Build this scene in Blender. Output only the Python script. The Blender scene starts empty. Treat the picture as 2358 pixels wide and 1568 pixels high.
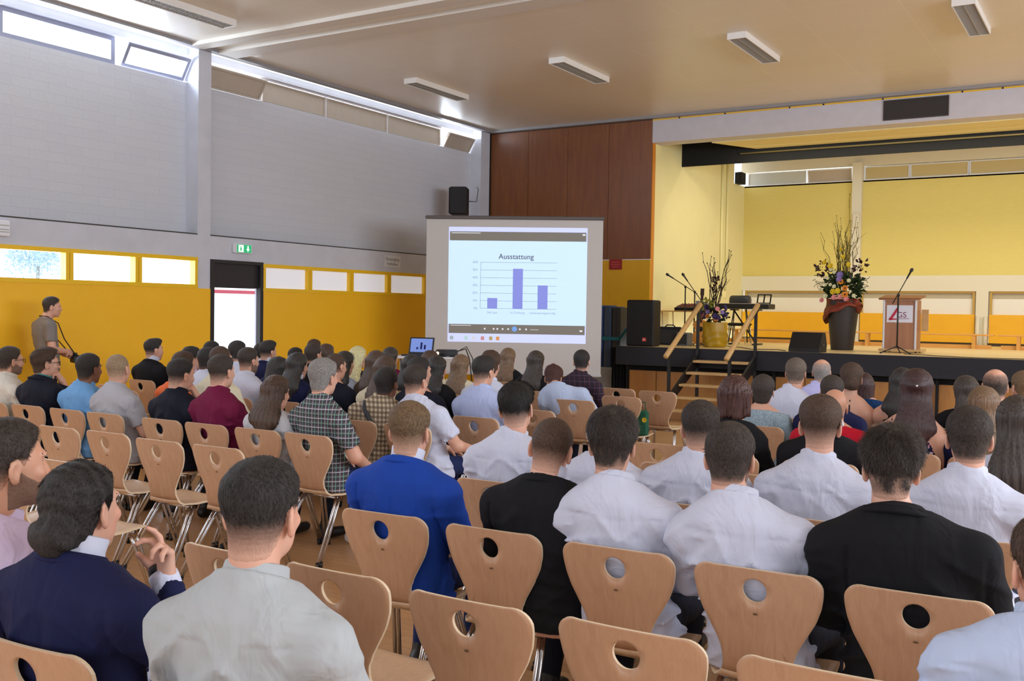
import bpy, math, random
import numpy as np
from mathutils import Vector, Matrix

SC = bpy.context.scene
COL = SC.collection
R = math.radians
PI = math.pi

# ------------------------------------------------------------------ camera
CAM_H = 1.68
FPX, IMW, IMH = 2330.0, 2358.0, 1568.0
_Y = Vector((1431 / FPX, 47 / FPX, -1)).normalized()
_X = -Vector((-3799 / FPX, 129 / FPX, -1))
_X = (_X - _X.dot(_Y) * _Y).normalized()
_Z = _X.cross(_Y)
cam_data = bpy.data.cameras.new('camera')
cam = bpy.data.objects.new('camera', cam_data)
COL.objects.link(cam)
M4 = Matrix((_X, _Y, _Z)).to_4x4()
M4.translation = Vector((0, 0, CAM_H))
cam.matrix_world = M4
cam_data.sensor_fit = 'HORIZONTAL'
cam_data.sensor_width = 36.0
cam_data.lens = 36.0 * FPX / IMW
cam_data.clip_start = 0.05
cam_data.clip_end = 200
SC.camera = cam

# ------------------------------------------------------------------ colour management, world, lights
SC.view_settings.view_transform = 'Standard'
SC.view_settings.look = 'None'
SC.view_settings.gamma = 1.0
SC.view_settings.use_curve_mapping = False
SC.view_settings.exposure = 0.0
SC.cycles.max_bounces = 6
SC.cycles.diffuse_bounces = 4
SC.cycles.glossy_bounces = 3
SC.cycles.transparent_max_bounces = 8
SC.cycles.sample_clamp_indirect = 4.0
SC.cycles.use_denoising = True

world = bpy.data.worlds.new('overcast_sky')
SC.world = world
world.use_nodes = True
_bg = world.node_tree.nodes['Background']
_bg.inputs[0].default_value = (0.80, 0.88, 1.0, 1)
_bg.inputs[1].default_value = 3.0


def area(name, loc, rot, sx, sy, power, color=(1, 1, 1), spread=180):
    l = bpy.data.lights.new(name, 'AREA')
    l.shape = 'RECTANGLE'
    l.size, l.size_y = sx, sy
    l.energy = power
    l.color = color
    l.spread = R(spread)
    o = bpy.data.objects.new(name, l)
    COL.objects.link(o)
    o.location = loc
    o.rotation_euler = rot
    return o


DAY = (0.77, 0.87, 1.0)
WARM = (1.0, 0.93, 0.76)
# added fill before plain rear and right walls; daylight at clerestory and strip windows
area('fill_rear', (-2.5, -5.6, 3.0), (R(80), 0, 0), 16, 2.6, 400, DAY)
area('fill_right', (7.4, 7.0, 3.6), (R(80), 0, R(90)), 15, 2.2, 1150, DAY)
area('daylight_clerestory_near', (-12.25, 3.0, 5.08), (R(62), 0, R(-90)), 14.0, 0.42, 900, DAY)
area('daylight_clerestory_far', (-12.22, 14.2, 5.3), (R(72), 0, R(-90)), 7.0, 0.16, 120, DAY)
area('daylight_clerestory_gap', (-12.22, 17.05, 5.15), (R(75), 0, R(-90)), 1.3, 0.5, 34, DAY)
area('daylight_strip', (-12.1, 3.2, 2.16), (R(90), 0, R(-90)), 14.0, 0.42, 200, DAY)
# warm stage lamps behind the header and behind the black pelmet
area('stage_lamps_front', (-1.2, 18.95, 4.88), (R(14), 0, 0), 11.0, 0.3, 150, WARM)
area('stage_lamps_back', (-1.0, 20.3, 5.35), (R(22), 0, 0), 12.0, 0.4, 98, WARM)


# ------------------------------------------------------------------ helpers
def lin(c):
    out = []
    for v in c[:3]:
        v = v / 255.0
        out.append(v / 12.92 if v <= 0.04045 else ((v + 0.055) / 1.055) ** 2.4)
    return tuple(out) + (1.0,)


MATS = {}


class NT:
    """small node-building helper"""

    def __init__(s, m):
        s.t = m.node_tree
        s.bsdf = s.t.nodes['Principled BSDF']

    def n(s, kind, **kw):
        nd = s.t.nodes.new(kind)
        for k, v in kw.items():
            setattr(nd, k, v)
        return nd

    def l(s, a, b):
        s.t.links.new(a, b)

    def coord(s, scale=(1, 1, 1), kind='Object', loc=(0, 0, 0), rot=(0, 0, 0)):
        tc = s.n('ShaderNodeTexCoord')
        mp = s.n('ShaderNodeMapping')
        mp.inputs['Scale'].default_value = scale
        mp.inputs['Location'].default_value = loc
        mp.inputs['Rotation'].default_value = rot
        s.l(tc.outputs[kind], mp.inputs[0])
        return mp.outputs[0]

    def noise(s, vec, scale=5, detail=3, rough=0.5, dist=0):
        nd = s.n('ShaderNodeTexNoise')
        nd.inputs['Scale'].default_value = scale
        nd.inputs['Detail'].default_value = detail
        nd.inputs['Roughness'].default_value = rough
        nd.inputs['Distortion'].default_value = dist
        if vec is not None:
            s.l(vec, nd.inputs['Vector'])
        return nd.outputs['Fac']

    def math(s, op, a, b=None, c=None):
        nd = s.n('ShaderNodeMath', operation=op)
        for i, v in enumerate((a, b, c)):
            if v is None:
                continue
            if isinstance(v, (int, float)):
                nd.inputs[i].default_value = v
            else:
                s.l(v, nd.inputs[i])
        return nd.outputs[0]

    def ramp(s, fac, stops):
        nd = s.n('ShaderNodeValToRGB')
        e = nd.color_ramp.elements
        while len(e) < len(stops):
            e.new(0.5)
        for el, (p, c) in zip(e, stops):
            el.position = p
            el.color = c
        s.l(fac, nd.inputs[0])
        return nd.outputs[0]

    def mix(s, fac, a, b):
        nd = s.n('ShaderNodeMix', data_type='RGBA')
        for sock, v in ((nd.inputs[0], fac), (nd.inputs[6], a), (nd.inputs[7], b)):
            if isinstance(v, (int, float)):
                sock.default_value = v
            elif isinstance(v, tuple):
                sock.default_value = v
            else:
                s.l(v, sock)
        return nd.outputs[2]

    def bump(s, h, strength=0.3, dist=0.01):
        nd = s.n('ShaderNodeBump')
        nd.inputs['Strength'].default_value = strength
        nd.inputs['Distance'].default_value = dist
        s.l(h, nd.inputs['Height'])
        s.l(nd.outputs[0], s.bsdf.inputs['Normal'])

    def color(s, c):
        if isinstance(c, tuple):
            s.bsdf.inputs['Base Color'].default_value = c
        else:
            s.l(c, s.bsdf.inputs['Base Color'])


def mat(name, color, rough=0.6, metal=0.0, var=0.0, vscale=6, bump=0.0, bscale=80, spec=0.5, stretch=(1, 1, 1), emit=0, coat=0):
    """plain painted / cloth / plastic material with slight procedural variation"""
    if name in MATS:
        return MATS[name]
    m = bpy.data.materials.new(name)
    m.use_nodes = True
    t = NT(m)
    c = lin(color)
    t.bsdf.inputs['Roughness'].default_value = rough
    t.bsdf.inputs['Metallic'].default_value = metal
    t.bsdf.inputs['Specular IOR Level'].default_value = spec
    t.bsdf.inputs['Coat Weight'].default_value = coat
    if var > 0:
        v = t.coord(stretch)
        f = t.noise(v, vscale, 4)
        lo = tuple(x * (1 - var) for x in c[:3]) + (1,)
        hi = tuple(min(1, x * (1 + var)) for x in c[:3]) + (1,)
        t.color(t.ramp(f, [(0.3, lo), (0.7, hi)]))
    else:
        t.color(c)
    if bump > 0:
        v2 = t.coord(stretch)
        t.bump(t.noise(v2, bscale, 3), bump, 0.01)
    if emit > 0:
        t.bsdf.inputs['Emission Color'].default_value = c
        t.bsdf.inputs['Emission Strength'].default_value = emit
    MATS[name] = m
    return m


def new_mat(name):
    m = bpy.data.materials.new(name)
    m.use_nodes = True
    MATS[name] = m
    return m, NT(m)


def wood(name, c1, c2, scale=(1, 14, 14), rough=0.45, nscale=3.0, axis='Object', bump=0.05, rot=(0, 0, 0)):
    if name in MATS:
        return MATS[name]
    m, t = new_mat(name)
    v = t.coord(scale, axis, rot=rot)
    f = t.noise(v, nscale, 5, 0.6, 0.6)
    f2 = t.noise(t.coord(tuple(x * 4 for x in scale), axis, rot=rot), nscale * 2, 2)
    h = t.math('ADD', t.math('MULTIPLY', f, 0.7), t.math('MULTIPLY', f2, 0.3))
    t.color(t.ramp(h, [(0.3, lin(c1)), (0.7, lin(c2))]))
    t.bsdf.inputs['Roughness'].default_value = rough
    t.bump(f2, bump, 0.004)
    return m


class MB:
    """mesh builder: collects boxes, tubes, lathes ... into ONE mesh object"""

    def __init__(s):
        s.v, s.f, s.mi, s.sm = [], [], [], []

    def add(s, vs, fs, mi=0, smooth=False):
        b = len(s.v)
        s.v.extend([tuple(p) for p in vs])
        for f in fs:
            s.f.append(tuple(i + b for i in f))
            s.mi.append(mi)
            s.sm.append(smooth)
        return s

    def box(s, x0, x1, y0, y1, z0, z1, mi=0, M=None):
        vs = [Vector((x, y, z)) for z in (z0, z1) for y in (y0, y1) for x in (x0, x1)]
        if M is not None:
            vs = [M @ p for p in vs]
        return s.add(vs, [(0, 2, 3, 1), (4, 5, 7, 6), (0, 1, 5, 4), (2, 6, 7, 3), (0, 4, 6, 2), (1, 3, 7, 5)], mi)

    def rbox(s, x0, x1, y0, y1, z0, z1, r=0.01, mi=0, M=None):
        """box with chamfered vertical and horizontal edges"""
        cx, cy, cz = (x0 + x1) / 2, (y0 + y1) / 2, (z0 + z1) / 2
        hx, hy, hz = (x1 - x0) / 2, (y1 - y0) / 2, (z1 - z0) / 2
        r = min(r, hx * .9, hy * .9, hz * .9)
        rings = []
        for z, e in ((-hz, r), (-hz + r, 0), (hz - r, 0), (hz, r)):
            ax, ay = hx - e, hy - e
            c = r
            ring = [(ax - c, -ay), (ax, -ay + c), (ax, ay - c), (ax - c, ay), (-ax + c, ay), (-ax, ay - c), (-ax, -ay + c), (-ax + c, -ay)]
            rings.append([Vector((cx + x, cy + y, cz + z)) for x, y in ring])
        if M is not None:
            rings = [[M @ p for p in q] for q in rings]
        vs = [p for q in rings for p in q]
        fs = [tuple(range(7, -1, -1)), tuple(range(24, 32))]
        for k in range(3):
            for i in range(8):
                j = (i + 1) % 8
                fs.append((k * 8 + i, k * 8 + j, k * 8 + 8 + j, k * 8 + 8 + i))
        return s.add(vs, fs, mi)

    def tube(s, pts, r, n=8, mi=0, caps=True, r2=None):
        pts = [Vector(p) for p in pts]
        rings = []
        up = Vector((0, 0, 1))
        for i, p in enumerate(pts):
            d = (pts[min(i + 1, len(pts) - 1)] - pts[max(i - 1, 0)]).normalized()
            a = d.cross(up)
            if a.length < 1e-3:
                a = d.cross(Vector((1, 0, 0)))
            a.normalize()
            b = d.cross(a)
            t = i / max(1, len(pts) - 1)
            rr = r if r2 is None else r + (r2 - r) * t
            rings.append([p + (a * math.cos(2 * PI * k / n) + b * math.sin(2 * PI * k / n)) * rr for k in range(n)])
        vs = [p for q in rings for p in q]
        fs = []
        for i in range(len(pts) - 1):
            for k in range(n):
                j = (k + 1) % n
                fs.append((i * n + k, i * n + j, i * n + n + j, i * n + n + k))
        if caps:
            fs.append(tuple(range(n - 1, -1, -1)))
            fs.append(tuple(range((len(pts) - 1) * n, len(pts) * n)))
        return s.add(vs, fs, mi, True)

    def lathe(s, prof, n=20, mi=0, c=(0, 0, 0), M=None, smooth=True, sx=1, sy=1, wob=None):
        vs = []
        for i, (r, z) in enumerate(prof):
            for k in range(n):
                a = 2 * PI * k / n
                rr = r * (1 + (wob(a, z) if wob else 0))
                vs.append(Vector((c[0] + rr * sx * math.cos(a), c[1] + rr * sy * math.sin(a), c[2] + z)))
        if M is not None:
            vs = [M @ p for p in vs]
        fs = []
        for i in range(len(prof) - 1):
            for k in range(n):
                j = (k + 1) % n
                fs.append((i * n + k, i * n + j, i * n + n + j, i * n + n + k))
        if prof[0][0] > 1e-4:
            fs.append(tuple(range(n - 1, -1, -1)))
        if prof[-1][0] > 1e-4:
            fs.append(tuple(range((len(prof) - 1) * n, len(prof) * n)))
        return s.add(vs, fs, mi, smooth)

    def ball(s, c, rx, ry=None, rz=None, n=10, mi=0, M=None):
        ry = rx if ry is None else ry
        rz = rx if rz is None else rz
        prof = [(math.sin(PI * i / (n // 2 + 1)), -math.cos(PI * i / (n // 2 + 1))) for i in range(n // 2 + 2)]
        prof = [(max(a, 1e-5), b) for a, b in prof]
        T = Matrix.Translation(Vector(c)) @ Matrix.Diagonal((rx, ry, rz, 1))
        if M is not None:
            T = M @ T
        return s.lathe(prof, n, mi, M=T)

    def prism(s, poly, axis, a0, a1, mi=0, M=None):
        """extrude 2-D polygon; axis 'x': (y,z), 'y': (x,z), 'z': (x,y)"""
        def P(u, v, a):
            return Vector({'x': (a, u, v), 'y': (u, a, v), 'z': (u, v, a)}[axis])
        vs = [P(u, v, a0) for u, v in poly] + [P(u, v, a1) for u, v in poly]
        if M is not None:
            vs = [M @ p for p in vs]
        n = len(poly)
        fs = [tuple(range(n - 1, -1, -1)), tuple(range(n, 2 * n))]
        for i in range(n):
            j = (i + 1) % n
            fs.append((i, j, n + j, n + i))
        return s.add(vs, fs, mi)

    def mesh(s, name, mats):
        me = bpy.data.meshes.new(name)
        me.from_pydata(s.v, [], s.f)
        for m in (mats if isinstance(mats, (list, tuple)) else [mats]):
            me.materials.append(m)
        me.polygons.foreach_set('material_index', s.mi)
        me.polygons.foreach_set('use_smooth', s.sm)
        me.update()
        return me

    def build(s, name, mats, parent=None, recalc=True):
        me = s.mesh(name, mats)
        if recalc:
            import bmesh
            bm = bmesh.new()
            bm.from_mesh(me)
            bmesh.ops.recalc_face_normals(bm, faces=bm.faces)
            bm.to_mesh(me)
            bm.free()
        return link(name, me, parent)


def link(name, me, parent=None):
    o = bpy.data.objects.new(name, me)
    COL.objects.link(o)
    if parent is not None:
        o.parent = parent
    return o


def tag(o, label=None, cat=None, group=None, kind=None):
    if label:
        o['label'] = label
    if cat:
        o['category'] = cat
    if group:
        o['group'] = group
    if kind:
        o['kind'] = kind
    return o


def empty(name, loc=(0, 0, 0), rz=0.0, label=None, cat=None, group=None):
    o = bpy.data.objects.new(name, None)
    COL.objects.link(o)
    o.location = loc
    o.rotation_euler = (0, 0, rz)
    o.empty_display_size = 0.1
    return tag(o, label, cat, group)


def struct(name, mb, m):
    o = mb.build(name, m)
    o['kind'] = 'structure'
    return o


def copy_tree(o, parent=None):
    c = o.copy()
    COL.objects.link(c)
    c.parent = parent
    for ch in list(o.children):
        copy_tree(ch, c)
    return c


def text(body, size, m, parent, M, name='lettering', align='CENTER', ext=0.0005, bold=0.0):
    cu = bpy.data.curves.new(name, 'FONT')
    cu.body = body
    cu.size = size
    cu.extrude = ext
    cu.offset = bold
    cu.align_x = align
    cu.align_y = 'CENTER'
    cu.materials.append(m)
    tmp = bpy.data.objects.new(name + '_outline', cu)
    me = tmp.to_mesh().copy()
    me.name = name
    bpy.data.objects.remove(tmp)
    if not me.materials:
        me.materials.append(m)
    o = link(name, me, parent)
    o.matrix_local = M
    return o

# ------------------------------------------------------------------ setting materials
def floor_mat():
    m, t = new_mat('parquet')
    v = t.coord((1, 1, 1))
    b = t.n('ShaderNodeTexBrick')
    b.offset = 0.5
    b.inputs['Scale'].default_value = 1.0
    b.inputs['Brick Width'].default_value = 0.9
    b.inputs['Row Height'].default_value = 0.075
    b.inputs['Mortar Size'].default_value = 0.0015
    b.inputs['Color1'].default_value = lin((212, 164, 114))
    b.inputs['Color2'].default_value = lin((190, 142, 94))
    b.inputs['Mortar'].default_value = lin((90, 55, 30))
    t.l(v, b.inputs['Vector'])
    g = t.noise(t.coord((3, 40, 1)), 4, 5, 0.6, 0.4)
    t.color(t.mix(0.45, b.outputs[0], t.ramp(g, [(0.25, lin((170, 120, 76))), (0.75, lin((224, 178, 128)))])))
    t.bsdf.inputs['Roughness'].default_value = 0.28
    t.bump(g, 0.04, 0.003)
    return m


def ceiling_mat():
    m, t = new_mat('ceiling_board')
    v = t.coord((1, 1, 1))
    b = t.n('ShaderNodeTexBrick')
    b.offset = 0.0
    b.inputs['Scale'].default_value = 1.0
    b.inputs['Brick Width'].default_value = 1.25
    b.inputs['Row Height'].default_value = 0.625
    b.inputs['Mortar Size'].default_value = 0.006
    b.inputs['Mortar Smooth'].default_value = 0.3
    b.inputs['Color1'].default_value = lin((232, 224, 210))
    b.inputs['Color2'].default_value = lin((229, 221, 206))
    b.inputs['Mortar'].default_value = lin((240, 233, 220))
    t.l(v, b.inputs['Vector'])
    n = t.noise(t.coord((1, 1, 1)), 260, 1)
    t.color(t.mix(0.10, b.outputs[0], t.ramp(n, [(0.4, lin((190, 178, 158))), (0.6, lin((242, 234, 220)))])))
    t.bsdf.inputs['Roughness'].default_value = 0.34
    t.bsdf.inputs['Specular IOR Level'].default_value = 0.4
    return m


def brick_mat():
    m, t = new_mat('painted_brick')
    tc = t.n('ShaderNodeTexCoord')
    sp = t.n('ShaderNodeSeparateXYZ')
    cb = t.n('ShaderNodeCombineXYZ')
    t.l(tc.outputs['Object'], sp.inputs[0])
    t.l(sp.outputs[1], cb.inputs[0])
    t.l(sp.outputs[2], cb.inputs[1])
    b = t.n('ShaderNodeTexBrick')
    b.inputs['Scale'].default_value = 1.0
    b.inputs['Brick Width'].default_value = 0.5
    b.inputs['Row Height'].default_value = 0.125
    b.inputs['Mortar Size'].default_value = 0.006
    b.inputs['Mortar Smooth'].default_value = 0.6
    b.inputs['Color1'].default_value = lin((206, 207, 213))
    b.inputs['Color2'].default_value = lin((203, 204, 211))
    b.inputs['Mortar'].default_value = lin((198, 199, 206))
    t.l(cb.outputs[0], b.inputs['Vector'])
    t.color(b.outputs[0])
    t.bsdf.inputs['Roughness'].default_value = 0.75
    n = t.noise(t.coord((1, 6, 10)), 3, 3)
    h = t.math('ADD', t.math('MULTIPLY', b.outputs['Fac'], -0.5), n)
    t.bump(h, 0.2, 0.012)
    return m


def glass_mat():
    m = bpy.data.materials.new('window_glass')
    m.use_nodes = True
    nt = m.node_tree
    nt.nodes.clear()
    o = nt.nodes.new('ShaderNodeOutputMaterial')
    mx = nt.nodes.new('ShaderNodeMixShader')
    tr = nt.nodes.new('ShaderNodeBsdfTransparent')
    gl = nt.nodes.new('ShaderNodeBsdfGlossy')
    gl.inputs['Roughness'].default_value = 0.02
    tr.inputs[0].default_value = (0.96, 0.98, 1, 1)
    mx.inputs[0].default_value = 0.06
    nt.links.new(tr.outputs[0], mx.inputs[1])
    nt.links.new(gl.outputs[0], mx.inputs[2])
    nt.links.new(mx.outputs[0], o.inputs[0])
    return m


M_FLOOR = floor_mat()
M_CEIL = ceiling_mat()
M_BRICK = brick_mat()
M_GLASS = glass_mat()
M_WHITE = mat('white_wall_paint', (214, 214, 218), 0.7, var=0.03, bump=0.1, bscale=40)
M_CONC = mat('painted_concrete', (204, 205, 213), 0.75, var=0.05, vscale=3, bump=0.12, bscale=30)
M_ORANGE = mat('orange_wall_paint', (253, 192, 26), 0.5, var=0.03, vscale=2)
M_FRAMEY = mat('yellow_frame_paint', (246, 196, 22), 0.45)
M_DARKDOOR = mat('dark_door_paint', (38, 34, 36), 0.5)
M_JOINT = mat('dark_joint', (70, 66, 62), 0.9)
M_TRIMGREY = mat('grey_trim', (150, 148, 150), 0.5)
M_TRIMWHITE = mat('white_trim', (232, 232, 238), 0.5)
M_BLIND = mat('tan_blind', (190, 176, 160), 0.7, var=0.03)
M_GLOWBLIND = mat('glowing_blind', (222, 222, 228), 0.6, emit=.42)  # glow put in for outdoor light coming through the closed blinds
M_CREAM = mat('cream_stage_paint', (246, 236, 176), 0.7, var=0.02, vscale=2, bump=0.05, bscale=40)
M_CREAMBRICK = mat('cream_stage_brick', (230, 211, 122), 0.7, var=0.02, vscale=5, bump=0.12, bscale=12, stretch=(1, 1, 7))
M_CREAMW = mat('cream_white', (232, 224, 200), 0.6)
M_STAGEPANEL = mat('stage_yellow_panel', (244, 182, 30), 0.5, var=0.02)
M_WOODWALL = wood('brown_veneer', (112, 62, 30), (138, 84, 42), (5, 5, 0.5), 0.38, 2.2)
M_STAGEWOOD = wood('stage_front_veneer', (168, 112, 52), (196, 138, 70), (3, 3, 0.5), 0.45, 2.0)
M_STAGEFLOOR = wood('stage_floor_boards', (226, 198, 142), (238, 214, 160), (0.6, 8, 1), 0.35, 2.0)
M_FASCIA = mat('charcoal_stage_cloth', (40, 40, 46), 0.9, var=0.15, vscale=60)
M_BLACK = mat('black_matte', (14, 14, 15), 0.8)
M_HEADER = mat('header_grey_paint', (206, 202, 208), 0.7, var=0.03)

# ------------------------------------------------------------------ room shell
XL, XR2 = -11.7, -11.95
struct('floor', MB().box(-12.2, 8, -6, 18.4, -0.1, 0), M_FLOOR)
struct('ceiling', MB().box(-11.62, 8, -6, 18.3, 5.45, 5.6), M_CEIL)
struct('wall_rear', MB().box(-12.2, 8, -6.2, -6, 0, 5.6), M_WHITE)
struct('wall_right', MB().box(8, 8.2, -6, 23.8, 0, 5.6), M_WHITE)
# left wall: upper painted brick between the columns
b = MB()
b.box(-12.15, XR2, -6, 10.24, 2.72, 4.95)
b.box(-12.15, XR2, 10.4, 18.1, 2.72, 4.95)
struct('wall_left', b, M_BRICK)
b = MB()
b.box(-12.15, XL, 10.23, 10.47, 2.715, 5.45)
b.box(-12.15, XL, 17.72, 18.1, 2.715, 5.45)
b.box(-12.15, XL, 2.3, 2.54, 2.715, 5.45)
b.box(-12.15, XL, -6, 18.1, 2.385, 2.715)
b.box(-12.0, XL, 10.23, 10.47, 1.93, 2.385)
b.box(-12.0, XL, 10.47, 18.1, 2.35, 2.385)
b.box(-12.15, XR2 + .03, -6, 18.1, 5.335, 5.45)
struct('wall_left_beam', b, M_CONC)
b = MB()
b.box(-12.0, XL + .004, -6, 10.228, 2.7155, 2.732)
b.box(-12.0, XL + .004, 10.472, 17.718, 2.7155, 2.732)
struct('trim_joint', b, M_JOINT)
b = MB()
b.box(XL - .02, XL + .012, -6, 10.54, 0, 1.93)
b.box(XL - .02, XL + .012, 11.52, 18.1, 0, 1.915)
b.box(-12.0, XL - .02, -6, 10.46, 0, 1.93)
b.box(-12.0, XL - .02, 12.7, 18.1, 0, 1.915)
struct('wall_left_lower', b, M_ORANGE)
struct('trim_ceiling_left', MB().box(-11.72, -11.60, -6, 18.1, 5.405, 5.46), M_TRIMGREY)
struct('trim_ceiling_back', MB().box(-11.6, 8, 17.98, 18.1, 5.40, 5.45), M_TRIMGREY)
b = MB()
b.box(-11.6, 8, 10.02, 10.24, 5.395, 5.45)
b.box(-11.6, 8, 10.52, 10.86, 5.395, 5.45)
struct('ceiling_beam', b, mat('ceiling_beam_paint', (216, 208, 196), 0.5))

# strip windows under the beam
WN = [0]


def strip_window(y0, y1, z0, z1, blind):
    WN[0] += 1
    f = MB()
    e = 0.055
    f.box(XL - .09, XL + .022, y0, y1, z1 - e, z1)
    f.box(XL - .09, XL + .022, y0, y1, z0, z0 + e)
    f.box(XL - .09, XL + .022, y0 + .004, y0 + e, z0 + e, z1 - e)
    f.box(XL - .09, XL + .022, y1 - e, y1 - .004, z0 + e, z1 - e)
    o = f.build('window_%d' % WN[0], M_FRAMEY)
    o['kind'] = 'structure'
    MB().box(XL - .05, XL - .042, y0 + e, y1 - e, z0 + e, z1 - e).build('window_pane', M_GLOWBLIND if blind else M_GLASS, o)


ys = [-5.9, -4.0, -1.9, 0.2, 2.3, 4.2, 6.2, 8.13, 9.19, 10.225]
for a, c in zip(ys, ys[1:]):
    strip_window(a, c, 1.93, 2.385, False)
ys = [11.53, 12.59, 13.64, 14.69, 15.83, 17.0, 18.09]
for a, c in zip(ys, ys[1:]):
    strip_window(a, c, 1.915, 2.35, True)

# clerestory windows
M_WFRAME = mat('backlit_frame_grey', (150, 152, 172), .5)  # backlit shade of the frames is put into this grey
XW = -12.02


def clere(y0, y1, z0, z1, tilt=0.0, m_pane=None, m_frame=None, e=0.035, gap=0.0):
    WN[0] += 1
    T = Matrix.Translation((XW, 0, z0)) @ Matrix.Rotation(R(tilt), 4, 'Y')
    f = MB()
    h = z1 - z0
    f.box(-.02, .03, y0 + gap, y1 - gap, gap, e, M=T)
    f.box(-.02, .03, y0 + gap, y1 - gap, h - e, h - gap, M=T)
    f.box(-.02, .03, y0 + gap, y0 + e + gap, e, h - e, M=T)
    f.box(-.02, .03, y1 - e - gap, y1 - gap, e, h - e, M=T)
    if tilt:
        f.tube([T @ Vector((0.0, y1 - .3, h)), Vector((XW, y1 - .25, z1 + .02))], .006, 6)
    o = f.build('window_%d' % WN[0], m_frame or M_TRIMWHITE)
    o['kind'] = 'structure'
    MB().box(0, .008, y0 + e + gap, y1 - e - gap, e, h - e, M=T).build('window_pane', m_pane or M_GLASS, o)


for a, c in ((-5.8, -3.2), (-3.1, -.5), (-.4, 2.25), (2.6, 5.0), (5.1, 7.28), (7.35, 9.03)):
    clere(a, c, 4.95, 5.34, 0, None, M_WFRAME, .065)
clere(9.12, 10.2, 4.98, 5.33, 32, None, M_WFRAME, .05)
clere(10.5, 11.72, 4.98, 5.32, 32, M_BLIND, M_BLIND)
for a, c in ((11.78, 13.28), (13.3, 14.97), (14.99, 16.68)):
    clere(a, c, 4.96, 5.31, 0, M_BLIND, M_BLIND, gap=0.012)
clere(16.78, 17.7, 4.98, 5.30, 32, M_BLIND, M_BLIND)
b = MB()
b.box(-12.1, -11.99, 11.74, 16.72, 5.31, 5.335)
for y in (11.75, 13.29, 14.98, 16.71):
    b.box(-12.06, -12.0, y - .014, y + .014, 4.95, 5.32)
b.box(-12.06, -11.99, 11.74, 17.72, 4.945, 4.965)
struct('trim_clerestory', b, M_TRIMWHITE)

# door to the outside
d = MB()
d.box(-11.8, XL + .02, 10.47, 10.54, 0, 2.37)
d.box(-11.77, XL + .02, 11.47, 11.535, 0, 2.37)
d.box(-11.9, XL + .02, 10.54, 11.47, 2.32, 2.37)
d.box(-11.9, XL - .04, 10.54, 11.47, 1.955, 2.32)
o = struct('door_1', d, M_DARKDOOR)
l = MB()
l.box(-11.83, -11.785, 11.50, 12.42, 0.01, 1.95)
lf = l.build('door_leaf', mat('pale_door_leaf', (205, 205, 235), 0.4), o)
MB().tube([(-11.83, 12.28, 1.02), (-11.88, 12.28, 1.02), (-11.88, 12.16, 1.02)], .011).build('door_handle', mat('steel', (170, 170, 172), .3, 1.0), lf)

# outdoors seen through the door and the strip windows
struct('exterior_ground', MB().box(-60, -12.2, -30, 50, -.25, -.05), mat('pale_paving', (225, 222, 218), 0.8, var=.04))
e = MB().box(-27, -26, 22.6, 26.6, -.1, 2.6)
struct('exterior_wall', e, mat('pale_render', (232, 230, 230), 0.8, var=.03))
b = MB().box(-26.10, -25.95, 22.8, 26.3, 2.10, 2.21)
struct('exterior_roof_edge', b, mat('red_fascia', (150, 48, 62), 0.6))
rng = random.Random(3)
tr = empty('tree', (-29.5, 19.2, 0), 0, 'pale hazy tree outside, seen through the leftmost yellow framed window', 'tree')
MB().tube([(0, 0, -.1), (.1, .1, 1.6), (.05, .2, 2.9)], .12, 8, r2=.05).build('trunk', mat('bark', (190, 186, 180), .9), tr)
b = MB()
for i in range(1500):
    a, z, r = rng.uniform(0, 2 * PI), rng.gauss(3.15, .28), rng.random() ** .6 * .9
    c = Vector((r * math.cos(a), r * math.sin(a) + .1, z))
    T = Matrix.Translation(c) @ Matrix.Rotation(rng.uniform(0, 6), 4, (rng.random(), rng.random(), rng.random()))
    b.add([T @ Vector(p) for p in ((-.055, 0, 0), (0, -.028, .01), (.055, 0, 0), (0, .028, .01))], [(0, 1, 2, 3)])
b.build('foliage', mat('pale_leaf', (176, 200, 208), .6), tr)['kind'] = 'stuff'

# back wall: veneer panels over yellow dado
b = MB()
for i in range(4):
    x0 = -11.7 + i * .925
    b.box(x0 + .004, x0 + .921, 18.1, 18.13, 2.715, 5.39)
struct('wall_back', b, M_WOODWALL)
b = MB()
b.box(-12.0, -8.0, 18.13, 18.27, 0, 5.5)
struct('wall_back_core', b, mat('orange_lit_edge', (216, 140, 50), .6))  # wood reveal coloured orange for the warm light falling on it
b = MB()
b.box(-11.7, -8.0, 18.1, 18.13, 0, 2.70)
struct('wall_back_lower', b, mat('ochre_dado', (222, 168, 18), .5, var=.03))
b = MB()
b.box(-11.7, -8.0, 18.095, 18.13, 2.70, 2.715)
struct('trim_back_ledge', b, M_TRIMWHITE)
b = MB()
b.box(-11.7, -8.0, 18.12, 18.15, 5.38, 5.46)
b.box(-11.72, -11.695, 18.05, 18.12, 2.4, 5.45)
struct('trim_back_gap', b, M_BLACK)

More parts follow.
